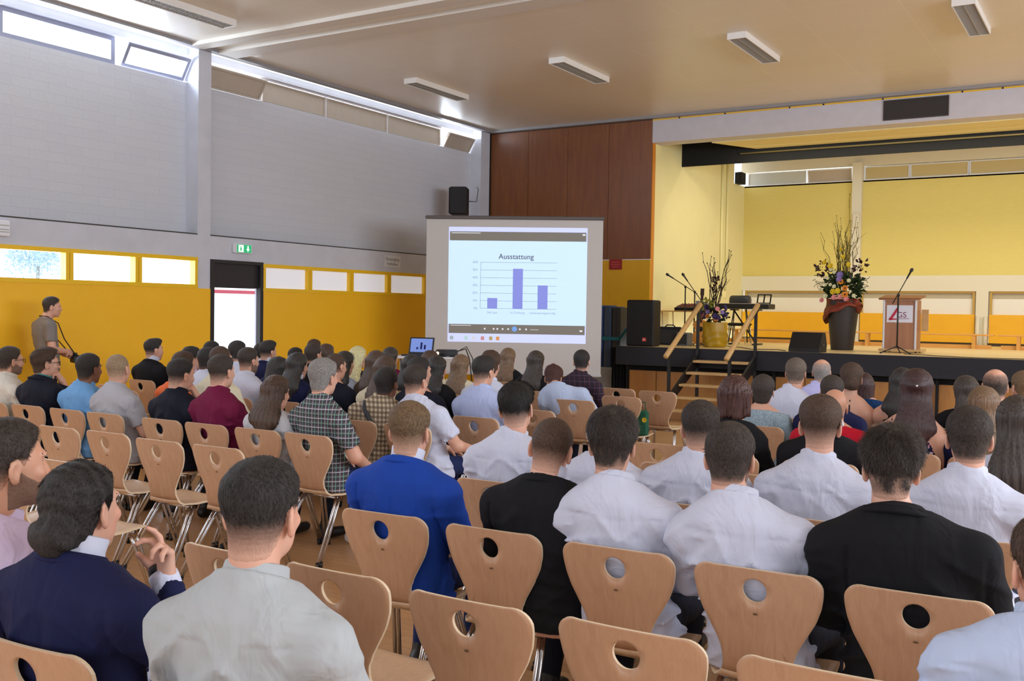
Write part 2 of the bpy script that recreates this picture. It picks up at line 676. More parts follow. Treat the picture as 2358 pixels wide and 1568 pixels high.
# ------------------------------------------------------------------ stage
struct('stage_floor', MB().box(-7.75, 8, 16.2, 23.7, 1.03, 1.08), M_STAGEFLOOR)
b = MB()
b.box(-7.77, 8, 16.17, 16.24, 0.76, 1.082)
struct('stage_fascia', b, M_FASCIA)
b = MB()
b.box(-7.7, 8, 16.5, 16.6, 0, 1.0)
b.box(-7.7, 8, 16.24, 16.5, 0.755, 0.765)
struct('stage_recess', b, M_BLACK)
b = MB()
x = -7.62
for w in (0.52, 1.3, 1.3, 1.3, 1.3, 1.3, 1.3, 1.3, 1.3, 1.3, 1.3):
    b.box(x, x + w - .012, 16.44, 16.5, 0.01, 0.655)
    x += w
struct('wall_stage_front', b, M_STAGEWOOD)
b = MB()
for xx in (-5.0, -3.75, -2.5, -1.25, .0):
    b.box(xx - .02, xx + .02, 16.36, 16.43, 0, .76)
struct('trim_stage_post', b, M_BLACK)
b = MB()
b.box(-8.35, -8.0, 18.27, 22.8, 0, 5.5)
b.box(-8.35, -8.02, 22.8, 23.7, 0, 4.72)
struct('wall_stage_left', b, M_CREAM)
struct('ceiling_stage', MB().box(-8.35, 8, 18.5, 23.8, 5.5, 5.6), mat('dim_stage_ceiling', (150, 132, 100), .8))
struct('trim_header', MB().box(-8.0, 8, 18.1, 18.5, 4.95, 5.5), M_HEADER)
b = MB()
b.box(-8.0, 8, 18.092, 18.1, 5.372, 5.395)
struct('trim_header_strip', b, M_FRAMEY)
b = MB()
for xx in (-7.45, -6.55, -5.35, -4.75, -3.75, -2.5, -1.9, -.8):
    b.box(xx - .012, xx + .012, 18.082, 18.094, 5.37, 5.394)
struct('trim_header_bolt', b, M_BLACK)
b = MB()
b.prism([(-6.95, 18.5), (8, 18.5), (8, 19.55), (-6.42, 19.55)], 'z', 4.93, 4.97)
struct('ceiling_stage_soffit', b, mat('soffit_cream', (238, 222, 160), .6))
b = MB()
b.box(-8.0, 8, 19.6, 19.64, 4.68, 5.5)
b.box(-8.0, -6.4, 18.52, 19.62, 5.3, 5.34)
struct('trim_pelmet', b, mat('black_pelmet', (16, 15, 15), .9))
struct('trim_curtain_rail', MB().tube([(-6.75, 19.56, 4.86), (8, 19.56, 4.86)], .018), mat('dull_rail', (110, 98, 60), .5))

b = MB()
YB = 23.6
b.box(-8.1, 8, YB, YB + .2, 2.58, 4.72)
struct('wall_stage_back', b, M_CREAMBRICK)
b = MB()
b.box(-8.1, 8, YB - .06, YB + .2, 2.24, 2.58)
b.box(-5.48, -5.27, YB - .14, YB + .1, 2.58, 5.12)
b.box(-2.87, -2.63, YB - .06, YB + .1, 1.08, 2.24)
b.box(-5.50, -5.28, YB - .06, YB + .1, 1.08, 2.24)
b.box(-8.1, 8, YB, YB + .2, 5.05, 5.5)
b.box(-8.1, 8, YB, YB + .2, 4.69, 4.73)
struct('trim_stage_beam', b, M_CREAMW)
b = MB()
for x0, x1 in ((-8.0, -5.52), (-5.26, -2.89), (-2.61, 2.0), (2.2, 8)):
    b.box(x0, x1, YB - .03, YB + .1, 1.14, 1.745)
struct('wall_stage_back_lower', b, M_STAGEPANEL)
struct('baseboard_stage', MB().box(-8, 8, YB - .01, YB + .1, 1.06, 1.14), mat('dark_skirting', (70, 58, 36), .7))
for x0, x1 in ((-7.95, -5.52), (-5.26, -2.89), (-2.61, 2.0)):
    WN[0] += 1
    f = MB()
    f.box(x0, x1, YB - .02, YB + .05, 2.20, 2.24)
    f.box(x0, x0 + .05, YB - .02, YB + .05, 1.745, 2.20)
    f.box(x1 - .05, x1, YB - .02, YB + .05, 1.745, 2.20)
    o = f.build('window_%d' % WN[0], mat('ochre_frame', (196, 160, 80), .5))
    o['kind'] = 'structure'
    f = MB()
    f.box(x0 + .05, x1 - .05, YB + .04, YB + .06, 1.745, 2.08, 0)
    f.box(x0 + .05, x1 - .05, YB + .04, YB + .06, 2.08, 2.20, 1)
    f.build('window_blind', [mat('stage_blind', (240, 236, 224), .6), mat('stage_blind_box', (186, 176, 150), .6)], o)


def back_clere(x0, x1, m_pane, tilt=0):
    WN[0] += 1
    T = Matrix.Translation((0, YB + .06, 4.735)) @ Matrix.Rotation(R(tilt), 4, 'X')
    f = MB()
    e = .022
    f.box(x0, x1, -.02, .02, 0, e, M=T)
    f.box(x0, x1, -.02, .02, .30 - e, .30, M=T)
    f.box(x0, x0 + e, -.02, .02, e, .30 - e, M=T)
    f.box(x1 - e, x1, -.02, .02, e, .30 - e, M=T)
    o = f.build('window_%d' % WN[0], M_TRIMWHITE)
    o['kind'] = 'structure'
    MB().box(x0 + e, x1 - e, 0, .008, e, .30 - e, M=T).build('window_pane', m_pane, o)


back_clere(-7.95, -6.56, mat('grey_frosted_pane', (205, 205, 196), .5))
back_clere(-6.52, -5.52, M_BLIND, 16)
mt = mat('tan_clerestory_panel', (206, 186, 130), .6)
back_clere(-5.25, -4.3, mt)
for i in range(6):
    back_clere(-4.28 + i * 1.2, -3.10 + i * 1.2, mt)
area('daylight_stage_clerestory', (-6.6, YB + .35, 5.0), (R(-75), 0, 0), 2.6, .3, 14, DAY)
struct('wall_stage_rear_cover', MB().box(-8.4, 8.2, YB + .55, YB + .6, 0, 5.6), M_WHITE)
# painted conduits on the stage side wall
for i, yy in enumerate((21.95, 22.3)):
    c = MB().tube([(-7.97, yy, 2.2), (-7.97, yy, 5.3)], .028, 8)
    c.box(-8.0, -7.94, yy - .05, yy + .05, 2.05, 2.2)
    tag(c.build('conduit', M_CREAM), ('yellow painted conduit on the stage side wall, the one nearer the hall' if i == 0 else 'yellow painted conduit on the stage side wall, the one nearer the back'), 'pipe', 'conduits on the stage side wall')
for i, xx in enumerate((-2.82, -2.67)):
    c = MB().tube([(xx, YB - .1, 1.08), (xx, YB - .1, 1.70)], .04, 10)
    tag(c.build('heating_pipe', M_CREAMW), 'white upright pipe between the yellow stage panels, %s of the pair' % ('left one' if i == 0 else 'right one'), 'pipe', 'heating pipes at the back of the stage')
b = MB()
b.rbox(-5.44, -5.30, YB - .20, YB - .14, 3.66, 3.98, .01)
tag(b.build('cable_box', M_CREAMW), 'small cream box on the column at the back of the stage', 'box')
b = MB()
b.box(-8.02, -7.86, 22.9, 23.2, 4.72, 4.98)
tag(b.build('stage_speaker', M_BLACK), 'small black box high in the back left corner of the stage', 'speaker')

# ------------------------------------------------------------------ ceiling luminaires
M_LOUV = mat('grey_louvre', (176, 172, 164), .5)
M_LAMPBODY = mat('luminaire_body', (236, 232, 226), .45)


def luminaire():
    root = empty('ceiling_luminaire')
    b = MB()
    b.box(-.13, .13, -.76, .76, -.012, 0)
    b.box(-.13, -.118, -.76, .76, -.085, -.012)
    b.box(.118, .13, -.76, .76, -.085, -.012)
    b.box(-.13, .13, -.76, -.745, -.085, -.012)
    b.box(-.13, .13, .745, .76, -.085, -.012)
    b.build('housing', M_LAMPBODY, root)
    b = MB()
    for i in range(38):
        y = -.735 + i * .0397
        b.box(-.116, .116, y - .004, y + .004, -.08, -.03)
    b.box(-.004, .004, -.745, .745, -.081, -.03)
    b.build('louvre', M_LOUV, root)
    b = MB()
    for x in (-.06, .06):
        b.tube([(x, -.72, -.025), (x, .72, -.025)], .013, 8)
    b.build('lamp_tube', mat('unlit_tube', (220, 218, 205), .3), root)
    return root


lum = luminaire()
LUM = [(-10.32, 8.78, 'long grey louvred ceiling lamp over the left wall, nearest the viewer'),
       (-10.19, 14.06, 'louvred ceiling lamp above the projection screen, farthest left of the far row'),
       (-7.42, 13.99, 'louvred ceiling lamp before the veneer wall, second in the far row'),
       (-4.64, 13.95, 'louvred ceiling lamp third in the far row, left of the header grille'),
       (-1.82, 13.79, 'louvred ceiling lamp at the top right, last of the far row')]
for i, (x, y, lab) in enumerate(LUM):
    o = lum if i == 0 else copy_tree(lum)
    o.location = (x, y, 5.45)
    tag(o, lab, 'ceiling lamp', 'surface mounted ceiling lamps')

# ------------------------------------------------------------------ wall things
g = empty('air_grille', (-3.22, 18.1, 5.18), 0, 'dark rectangular ventilation grille on the header above the stage', 'vent')
b = MB()
b.box(-.52, .52, -.02, 0, -.17, -.155)
b.box(-.52, .52, -.02, 0, .155, .17)
b.box(-.52, -.505, -.02, 0, -.155, .155)
b.box(.505, .52, -.02, 0, -.155, .155)
b.build('frame', mat('brown_grey_metal', (74, 66, 62), .6), g)
b = MB()
for i in range(22):
    z = -.15 + i * .0142
    b.box(-.505, .505, -.012, -.004, z - .0045, z + .0045)
b.box(-.505, .505, -.003, 0, -.155, .155)
b.build('louvre', mat('brown_grey_louvre', (62, 55, 52), .7), g)

ex = empty('exit_sign', (XL, 11.08, 2.56), 0, 'green emergency exit sign above the door', 'sign')
b = MB()
b.rbox(0.0, .05, -.19, .19, -.075, .075, .01)
b.build('housing', mat('sign_housing', (222, 222, 228), .5), ex)
MB().box(.05, .053, -.13, .16, -.06, .06).build('panel', mat('exit_green', (40, 170, 110), .4, emit=.7), ex)
b = MB()
b.box(.0531, .0545, -.10, .0, -.052, .052)
m = mat('exit_white', (240, 250, 244), .4, emit=.9)
b.build('door_symbol', m, ex)
b = MB()
b.ball((.054, -.055, .026), .002, .012, .012, 8)
b.box(.0546, .056, -.07, -.04, -.035, .014)
b.build('figure_symbol', mat('exit_green', (40, 170, 110), .4), ex)
b = MB()
b.prism([(.09, -.045), (.125, -.002), (.102, -.002), (.102, .045), (.078, .045), (.078, -.002), (.055, -.002)], 'x', .0531, .055)
b.build('arrow_symbol', m, ex)

b = MB()
ns = empty('wall_notice', (XL + .005, 14.79, 2.545), 0, 'small white printed notice on the wall above the yellow windows, left of the screen', 'sign')
MB().box(0, .006, -.24, .24, -.105, .105).build('sheet', mat('paper', (222, 222, 224), .7), ns)
mk = mat('grey_ink', (120, 120, 126), .7)
for i, s in enumerate(('Notausgang', 'freihalten')):
    text(s, .085, mk, ns, Matrix.Translation((.0075, 0, .042 - .088 * i)) @ Matrix.Rotation(R(90), 4, 'Z') @ Matrix.Rotation(R(90), 4, 'X'), 'lettering')
w = empty('wall_unit', (XL, 7.22, 2.58), 0, 'pale slotted box on the wall at the left edge', 'box')
MB().rbox(0, .06, -.22, .08, -.1, .09, .01).build('housing', M_TRIMWHITE, w)
b = MB()
for z in (-.05, -.02, .03):
    b.box(.06, .064, -.2, .06, z - .006, z + .006)
b.build('slot', M_LOUV, w)

rs = empty('fire_sign', (-8.73, 18.095, 2.615), 0, 'dark red sign on the yellow dado right of the screen', 'sign')
MB().box(-.135, .135, -.01, 0, -.1, .1).build('panel', mat('dark_red_sign', (150, 24, 26), .5), rs)
b = MB()
for z, w_ in ((.045, .09), (0, .1), (-.045, .07)):
    b.box(-w_, w_, -.0125, -.01, z - .008, z + .008)
b.build('lettering_line', mat('dull_red_line', (196, 80, 76), .6), rs)

sp = empty('wall_loudspeaker', (-11.38, 16.48, 3.81), R(-64), 'black loudspeaker mounted high on the left wall behind the screen', 'loudspeaker')
MB().rbox(-.19, .19, -.17, .17, -.27, .27, .02).build('cabinet', mat('black_cabinet', (17, 17, 19), .6, bump=.1), sp)
MB().rbox(-.17, .17, -.182, -.168, -.25, .25, .01).build('grille', mat('black_mesh', (24, 24, 26), .8, bump=.4, bscale=300), sp)
b = MB()
b.tube([(0, .17, 0), (-.03, .34, .0), (-.12, .36, .25), (-.16, .33, .3)], .012)
b.build('bracket', mat('grey_bracket', (120, 120, 124), .5), sp)

# ------------------------------------------------------------------ projection screen
P0, P1 = Vector((-10.34, 14.01, 0)), Vector((-7.68, 15.41, 0))
SW = (P1 - P0).length
srz = math.atan2(P1.y - P0.y, P1.x - P0.x)
ps = empty('projection_screen', ((P0.x + P1.x) / 2, (P0.y + P1.y) / 2, 0), srz, 'large white projection screen on a stand showing a bar chart', 'screen')
z0, z1 = .62, 3.22
b = MB()
b.box(-SW / 2, SW / 2, -.004, .004, z0, z1)
b.build('screen_cloth', mat('screen_cloth', (206, 202, 198), .8), ps)
b = MB()
b.rbox(-SW / 2 - .02, SW / 2 + .02, -.04, .04, z1, z1 + .06, .012)
b.build('top_case', mat('screen_case', (96, 90, 88), .5), ps)
MB().rbox(-SW / 2 - .01, SW / 2 + .01, -.03, .03, z0 - .05, z0, .01).build('bottom_bar', mat('screen_bar', (196, 196, 198), .5), ps)
b = MB()
b.tube([(0, .06, 0.35), (0, .06, z1 + .03)], .02)
b.build('pole', M_BLACK, ps)
for a in (20, 160, 270):
    MB().tube([(0, .06, .55), (.55 * math.cos(R(a)), .06 + .45 * math.sin(R(a)), .015)], .013).build('leg', M_BLACK, ps)
# projected picture (light): x from image px
IX0, IX1, IZ0, IZ1 = -1.12, 1.24, 1.13, 3.09


def emis(name, c, s=1.0):
    return mat(name, c, .9, emit=s, spec=0)


def sx(u):
    return IX0 + (IX1 - IX0) * u


def sz(v):
    return IZ1 - (IZ1 - IZ0) * v


E_BLUE = emis('projected_light_blue', (176, 200, 218), .98)
E_PALE = emis('projected_pale', (178, 186, 224), .95)
E_GREY = emis('projected_grey', (128, 124, 116), .36)
E_BAR = emis('projected_lavender', (120, 128, 196), .85)
E_LINE = emis('projected_line', (140, 158, 172), .55)
E_TXT = emis('projected_text', (100, 104, 128), .2)
E_WHITE = emis('projected_white', (225, 232, 240), .6)


def layer(name, u0, u1, v0, v1, m, k, parent=ps):
    return MB().box(sx(u0), sx(u1), -.0045 - .0006 * k, -.004, sz(v1), sz(v0)).build(name, m, parent)


layer('projected_picture', 0, 1, 0, 1, E_PALE, 1)
layer('header_band', .008, .992, .04, .118, E_GREY, 2)
layer('slide', .0, 1, .118, .845, E_BLUE, 2)
layer('control_band', .008, .992, .845, .925, E_GREY, 2)


def stext(s, u, v, size, m=None, align='CENTER', name='lettering', bold=0):
    return text(s, size, m or E_TXT, ps, Matrix.Translation((sx(u), -.0066, sz(v))) @ Matrix.Rotation(R(90), 4, 'X'), name, align, bold=bold)


stext('Ausstattung', .49, .255, .125, bold=.0008)
for i in range(7):
    v = .305 + i * .0668
    layer('grid_line', .235, .785, v - .0016, v + .0016, E_LINE, 3)
    stext('%d%%' % (60 - 10 * i), .215, v, .055, E_LINE, 'RIGHT', 'axis_lettering')
layer('axis_line', .2335, .2362, .305, .706, E_LINE, 3)
for u, v, s in ((.322, .615, 'Sehr gut'), (.505, .358, 'In Ordnung'), (.685, .50, 'verbesserungswürdig')):
    layer('chart_bar', u - .036, u + .036, v, .706, E_BAR, 4)
    stext(s, u, .74, .052, E_LINE, 'CENTER', 'category_lettering')
b = MB()
b.lathe([(.0001, 0), (.046, 0), (.046, .002), (.0001, .002)], 20, M=Matrix.Translation((sx(.485), -.0062, sz(.882))) @ Matrix.Rotation(R(90), 4, 'X'))
b.build('play_button', emis('projected_play', (120, 160, 225), .6), ps)
b = MB()
for u in (.27, .335, .362, .40, .44, .525, .57):
    b.box(sx(u) - .013, sx(u) + .013, -.0066, -.006, sz(.883) - .013, sz(.883) + .013)
b.box(sx(.60), sx(.66), -.0066, -.006, sz(.884) - .004, sz(.884) + .002)
b.box(sx(.955), sx(.975), -.0066, -.006, sz(.89) - .012, sz(.89) + .012)
b.box(sx(.965), sx(.985), -.0066, -.006, sz(.06) - .012, sz(.06) + .012)
b.box(sx(.02), sx(.23), -.0066, -.006, sz(.052) - .006, sz(.052) + .004)
b.box(sx(.02), sx(.17), -.0066, -.006, sz(.856) - .005, sz(.856) + .003)
b.build('control_icon', E_WHITE, ps)
for u, c in ((.03, (170, 190, 190)), (.135, (190, 230, 225)), (.19, (225, 232, 240)), (.255, (215, 150, 150)), (.315, (190, 170, 110)), (.365, (225, 160, 90))):
    layer('taskbar_icon', u - .012, u + .012, .95, .982, emis('icon_%d' % int(u * 1000), c, .35), 3)

# ------------------------------------------------------------------ projector table with laptop and projector
TY = 11.55
tb = empty('projector_table', (-8.5, TY, 0), R(28), 'tall pale projector trolley left of the screen', 'table')
MB().rbox(-.46, .46, -.24, .24, .985, 1.015, .008).build('table_top', mat('pale_top', (225, 222, 226), .4), tb)
for x in (-.4, .4):
    MB().tube([(x, -.18, .98), (x, -.18, .05), ], .014).build('leg', mat('grey_leg', (150, 150, 154), .4, .6), tb)
    MB().tube([(x, .18, .98), (x, .18, .05), ], .014).build('leg', MATS['grey_leg'], tb)
MB().rbox(-.42, .42, -.2, .2, .4, .42, .006).build('shelf', MATS['pale_top'], tb)
lp = empty('laptop', (-8.63, TY - .05, 1.015), R(14), 'open black laptop on the projector trolley showing the bar chart', 'laptop')
MB().rbox(-.19, .19, -.13, .13, 0, .022, .006).build('base', mat('black_plastic', (20, 20, 23), .45), lp)
T = Matrix.Translation((0, .13, .02)) @ Matrix.Rotation(R(-14), 4, 'X')
lid = MB().rbox(-.19, .19, 0, .012, 0, .245, .005, M=T)
lo = lid.build('lid', MATS['black_plastic'], lp)
MB().box(-.165, .165, -.002, 0, .03, .225, M=T).build('display', emis('laptop_display', (110, 130, 190), .7), lo)
b = MB()
for x, h in ((-.06, .03), (0, .1), (.055, .065)):
    b.box(x - .014, x + .014, -.003, -.002, .07, .07 + h, M=T)
b.build('chart_bar', emis('laptop_bar', (40, 44, 100), .1), lo)
pj = empty('projector', (-8.22, TY + .10, 1.015), R(30), 'small projector with lit lens beside the laptop', 'projector')
MB().rbox(-.15, .15, -.11, .11, .012, .1, .015).build('housing', mat('dark_projector', (48, 48, 52), .5), pj)
b = MB()
b.lathe([(.03, 0), (.036, .02), (.036, .04), (.028, .045), (.0001, .04)], 16, M=Matrix.Translation((-.06, -.11, .055)) @ Matrix.Rotation(R(90), 4, 'X'))
b.build('lens_ring', mat('lens_black', (12, 12, 14), .3), pj)
b = MB()
b.ball((-.12, -.115, .05), .022, .012, .022)
b.build('lamp_glow', emis('projector_glow', (255, 214, 160), 4), pj)
b = MB()
b.box(-.12, -.02, -.09, .08, 0, .012)
b.box(.05, .12, -.09, .08, 0, .012)
b.build('foot', M_BLACK, pj)
b = MB()
b.tube([(-8.1, TY + .18, 1.09), (-7.98, TY + .22, 1.13), (-7.9, TY + .2, .98), (-7.86, TY + .2, .7), (-7.88, TY + .22, .3), (-7.9, TY + .3, .02)], .008, 6)
b.tube([(-8.1, TY + .2, 1.09), (-7.99, TY + .25, 1.16), (-7.87, TY + .23, 1.0), (-7.82, TY + .23, .6), (-7.83, TY + .28, .01)], .006, 6)
tag(b.build('projector_cable', M_BLACK), 'black cables looping down from the projector', 'cable')

# ------------------------------------------------------------------ mats left of the stage
tag(MB().rbox(-8.62, -8.1, 16.75, 17.5, 0, .66, .03).build('mat_trolley', mat('pale_grey_foam', (150, 150, 148), .8, var=.08)), 'pale grey block beneath the blue gym mats', 'block')
for i, (x0, c, n) in enumerate(((-8.63, (32, 72, 140), 'bright blue'), (-8.37, (62, 84, 112), 'grey blue'), (-8.2, (52, 56, 60), 'dark grey'))):
    m_ = MB()
    wds = (.25, .16, .17)[i]
    poly = []
    for k in range(13):
        a = PI * k / 12
        poly.append((x0 + wds / 2 - wds / 2 * math.cos(a), 16.9 - .04 * math.sin(a)))
    poly += [(x0 + wds, 17.45), (x0, 17.45)]
    m_.prism(poly, 'z', .665, 1.80 - .02 * i)
    o = tag(m_.build('gym_mat', mat('mat_' + n.replace(' ', '_'), c, .5, var=.1)), '%s rolled gym mat standing left of the stage' % n, 'gym mat', 'gym mats left of the stage')
b = MB()
b.box(-8.64, -8.0, 16.835, 16.85, 1.16, 1.22, M=Matrix.Translation((0, 0, 0)))
b.tube([(-8.02, 16.84, 1.19), (-7.86, 16.75, 1.33), (-7.78, 16.6, 1.36)], .03, 6)
tag(b.build('mat_strap', mat('turquoise_strap', (20, 120, 136), .6)), 'turquoise strap round the gym mats', 'strap')
b = MB()
poly = [(-8.06 + .31 * t / 16, 16.62 + .03 * math.sin(t * 1.9)) for t in range(17)]
poly += [(-7.75, 16.75), (-8.06, 16.75)]
b.prism(poly, 'z', .0, 1.04)
tag(b.build('stage_drape', mat('black_drape', (16, 16, 18), .9)), 'black cloth hanging at the left end of the stage', 'curtain')

# ------------------------------------------------------------------ stage stairs
M_STEEL = mat('black_steel', (20, 20, 22), .5)
M_TREAD = wood('tread_wood', (190, 150, 96), (214, 176, 120), (2, 20, 2), .45)
M_RAILW = wood('rail_wood', (206, 160, 96), (224, 182, 118), (1, 8, 8), .4)
st = empty('stage_stairs', (-5.74, 16.1, 0), 0, 'open wooden stairs with handrails leading up to the stage', 'stairs')
xl, xr = -.46, .46
for i in range(5):
    zt = .9 - .18 * i
    yt = -.30 * i - .02
    MB().rbox(xl, xr, yt - .24, yt, zt - .04, zt, .006).build('tread', M_TREAD, st)
for x in (xl - .03, xr + .03):
    b = MB()
    b.prism([(.0, .98), (.0, .78), (-1.62, -.0), (-1.62, .14)], 'x', x - .02, x + .02)
    b.build('stringer', M_STEEL, st)
for x in (xl - .035, xr + .035):
    b = MB()
    b.box(x - .022, x + .022, .02, .064, 0, 1.78)
    b.build('post', M_STEEL, st)
    b = MB()
    b.box(x - .022, x + .022, -1.2, -1.156, 0, 1.06)
    b.build('post', M_STEEL, st)
    a, c = Vector((x, -1.32, .99)), Vector((x, .12, 1.83))
    b = MB()
    b.tube([a, a + (c - a) * .5, c], .042, 10)
    b.build('handrail', M_RAILW, st)

# ------------------------------------------------------------------ things on the stage
ZS = 1.08
jb = empty('pa_speaker', (-7.45, 16.62, ZS), R(6), 'large black loudspeaker with red badge at the left end of the stage', 'loudspeaker')
MB().rbox(-.25, .25, -.2, .22, 0, .82, .02).build('cabinet', MATS['black_cabinet'], jb)
MB().rbox(-.235, .235, -.214, -.198, .02, .80, .01).build('grille', MATS['black_mesh'], jb)
bd = MB().box(.055, .125, -.219, -.214, .09, .155).build('badge', mat('red_badge', (214, 60, 40), .4), jb)
text('JBL', .035, mat('badge_white', (245, 220, 210), .5), bd, Matrix.Translation((.09, -.2195, .122)) @ Matrix.Rotation(R(90), 4, 'X'), 'lettering', bold=.001)

mo = empty('stage_monitor', (-4.5, 16.52, ZS), R(-4), 'black wedge monitor speaker lying at the stage edge', 'loudspeaker')
b = MB()
b.prism([(-.18, 0), (.18, 0), (.2, .12), (.12, .32), (-.02, .32), (-.18, .06)], 'x', -.25, .25)
b.build('cabinet', MATS['black_cabinet'], mo)
MB().box(-.23, .23, -.165, -.16, .07, .075).build('edge_strip', M_BLACK, mo)
for s in (-1, 1):
    MB().rbox(s * .255 - .008, s * .255 + .008, -.06, .06, .1, .14, .004).build('handle', mat('dark_handle', (40, 40, 42), .5), mo)

# lectern
le = empty('lectern', (-3.3, 17.66, ZS), 0, 'wood veneer lectern with pale edges and white sign on the stage', 'lectern')
M_LECT = wood('lectern_veneer', (150, 100, 70), (176, 124, 90), (5, 5, .6), .45, 2.2)
M_ALU = mat('lectern_edge', (206, 206, 210), .35, .4)
MB().box(-.235, .235, -.012, .012, .06, .87).build('front_panel', M_LECT, le)
for s in (-1, 1):
    b = MB()
    b.rbox(s * .25 - .016, s * .25 + .016, -.03, .02, .04, .87, .006)
    b.build('edge_post', M_ALU, le)
    MB().box(s * .25 - .012, s * .25 + .012, .02, .40, .06, .87).build('side_panel', M_LECT, le)
T = Matrix.Translation((0, .15, .9)) @ Matrix.Rotation(R(7), 4, 'X')
MB().rbox(-.33, .33, -.24, .28, 0, .03, .008, M=T).build('top', wood('lectern_top', (132, 78, 48), (150, 92, 58), (1, 8, 1), .4), le)
MB().box(.29, .40, .28, .3, .36, .72).build('side_board', M_TREAD, le)
MB().rbox(-.32, .36, -.06, .42, .02, .06, .01).build('base', M_TREAD, le)
for x in (-.22, .26):
    for y in (0.0, .36):
        MB().tube([(x - .012, y, .022), (x + .012, y, .022)], .022, 10).build('caster', M_BLACK, le)
sg = MB().box(-.205, .205, -.016, -.012, .50, .785).build('sign', mat('sign_white', (222, 222, 234), .5), le)
M_RED = mat('logo_red', (190, 26, 62), .5)
M_PUR = mat('logo_plum', (118, 34, 78), .5)
RX = Matrix.Rotation(R(90), 4, 'X')
b = MB()
b.tube([(-.03, -.019, .735), (-.075, -.019, .66), (-.13, -.019, .575), (-.155, -.019, .548)], .019, 8)
b.tube([(-.165, -.019, .545), (-.1, -.019, .553), (-.05, -.019, .556)], .011, 8)
b.build('logo_stroke', M_RED, sg)
text('GS', .13, M_PUR, sg, Matrix.Translation((.03, -.018, .622)) @ RX, 'logo_lettering')
b = MB()
b.tube([(-.05, -.018, .556), (.06, -.018, .562), (.15, -.018, .566)], .004, 6)
b.build('logo_underline', M_PUR, sg)


def mic_stand(loc, rz, h, boom_a, boom_b, label, base=.28, M_=M_STEEL):
    r = empty('microphone_stand', loc, rz, label, 'microphone stand', 'microphone stands on the stage')
    MB().tube([(0, 0, .1), (0, 0, h)], .013, 8).build('pole', M_, r)
    for a in (90, 210, 330):
        b = MB()
        b.tube([(0, 0, .12), (base * math.cos(R(a)), base * math.sin(R(a)), .012)], .010, 6)
        b.ball((base * math.cos(R(a)), base * math.sin(R(a)), .014), .016, n=6)
        b.build('leg', M_, r)
    A, B_ = Vector(boom_a), Vector(boom_b)
    MB().tube([A, B_], .008, 6).build('boom', M_, r)
    b = MB()
    b.ball((0, 0, h), .026, n=8)
    b.build('clamp', M_, r)
    d = (B_ - A).normalized()
    T = Matrix.Translation(B_) @ d.to_track_quat('Z', 'Y').to_matrix().to_4x4()
    b = MB()
    b.lathe([(.0001, -.02), (.012, -.02), (.016, .1), (.026, .115), (.028, .14), (.018, .165), (.0001, .17)], 10, M=T)
    b.build('microphone', mat('mic_grey', (50, 50, 54), .4, .3), r)
    return r


mic_stand((-3.22, 17.06, ZS), 0, .94, (-.08, -.02, .80), (.13, 0, 1.22), 'microphone stand with thin boom before the lectern', .26)
mic_stand((-7.33, 18.27, ZS), 0, 1.10, (.24, 0, .97), (-.26, 0, 1.27), 'microphone stand with boom to the left, left of the gold wrapped vase')
mic_stand((-7.08, 18.12, ZS), 0, 1.0, (.22, 0, .72), (-.14, -.05, 1.22), 'microphone stand with steep boom beside the mixer table')

# mixer table
mt_ = empty('mixer_table', (-7.42, 18.75, ZS), R(-3), 'light folding table with thin steel legs left on the stage', 'table')
MB().rbox(-.56, .56, -.3, .3, .62, .645, .006).build('table_top', mat('beech_top', (214, 170, 104), .45, var=.1), mt_)
M_CHROME = mat('chrome', (200, 200, 204), .18, 1.0)
for x in (-.48, .48):
    for y in (-.24, .24):
        MB().tube([(x, y, .62), (x + (.03 if x < 0 else -.03), y, 0.01)], .011, 6).build('leg', M_CHROME, mt_)
mx = empty('mixer', (-7.34, 18.7, ZS + .645), R(-3), 'black mixing desk on the folding table', 'mixer')
MB().prism([(-.2, 0), (.2, 0), (.2, .14), (-.2, .06)], 'x', -.3, .3).build('case', MATS['black_plastic'], mx)
for i in range(9):
    for j in range(4):
        MB().box(-.26 + i * .065 - .01, -.26 + i * .065 + .01, -.15 + j * .08, -.135 + j * .08, .075 + j * .016, .10 + j * .016).build('knob', mat('mixer_knob', (150, 60, 60), .5), mx)
MB().box(.05, .13, .02, .1, .12, .2).build('adapter', mat('silver_box', (170, 176, 190), .4, .3), mx)
MB().box(.16, .28, -.02, .1, .11, .18).build('adapter', MATS['silver_box'], mx)
am = empty('amplifier', (-7.42, 17.75, ZS), R(10), 'dark guitar amplifier leaning back under the folding table', 'amplifier')
b = MB()
b.prism([(-.14, 0), (.16, 0), (.16, .30), (-.06, .34)], 'x', -.22, .22)
b.build('cabinet', mat('charcoal_tolex', (36, 38, 42), .7), am)
b = MB()
b.prism([(-.145, .03), (-.085, .28), (-.09, .285), (-.15, .03)], 'x', -.19, .19)
b.build('grille', mat('grey_grille', (56, 58, 62), .8), am)
b = MB()
b.tube([(-.1, .05, .33), (-.06, .05, .37), (.06, .05, .37), (.1, .05, .33)], .012, 6)
b.build('handle', M_BLACK, am)
st2 = empty('black_stool', (-6.75, 19.75, ZS), 0, 'dark padded stool behind the keyboard on the stage', 'stool')
MB().rbox(-.2, .2, -.2, .2, .36, .42, .03).build('seat', M_BLACK, st2)
for x in (-.16, .16):
    for y in (-.16, .16):
        MB().tube([(x, y, .36), (x * 1.15, y * 1.15, .0)], .012, 6).build('leg', M_CHROME, st2)
gc = empty('small_amplifier', (-7.06, 17.6, ZS), R(-6), 'small grey monitor box beside the dark amplifier', 'amplifier')
MB().rbox(-.12, .12, -.1, .1, 0, .24, .015).build('cabinet', mat('mid_grey_box', (120, 124, 132), .6), gc)
MB().rbox(-.10, .10, -.112, -.1, .03, .21, .006).build('grille', mat('grey_grille', (56, 58, 62), .8), gc)
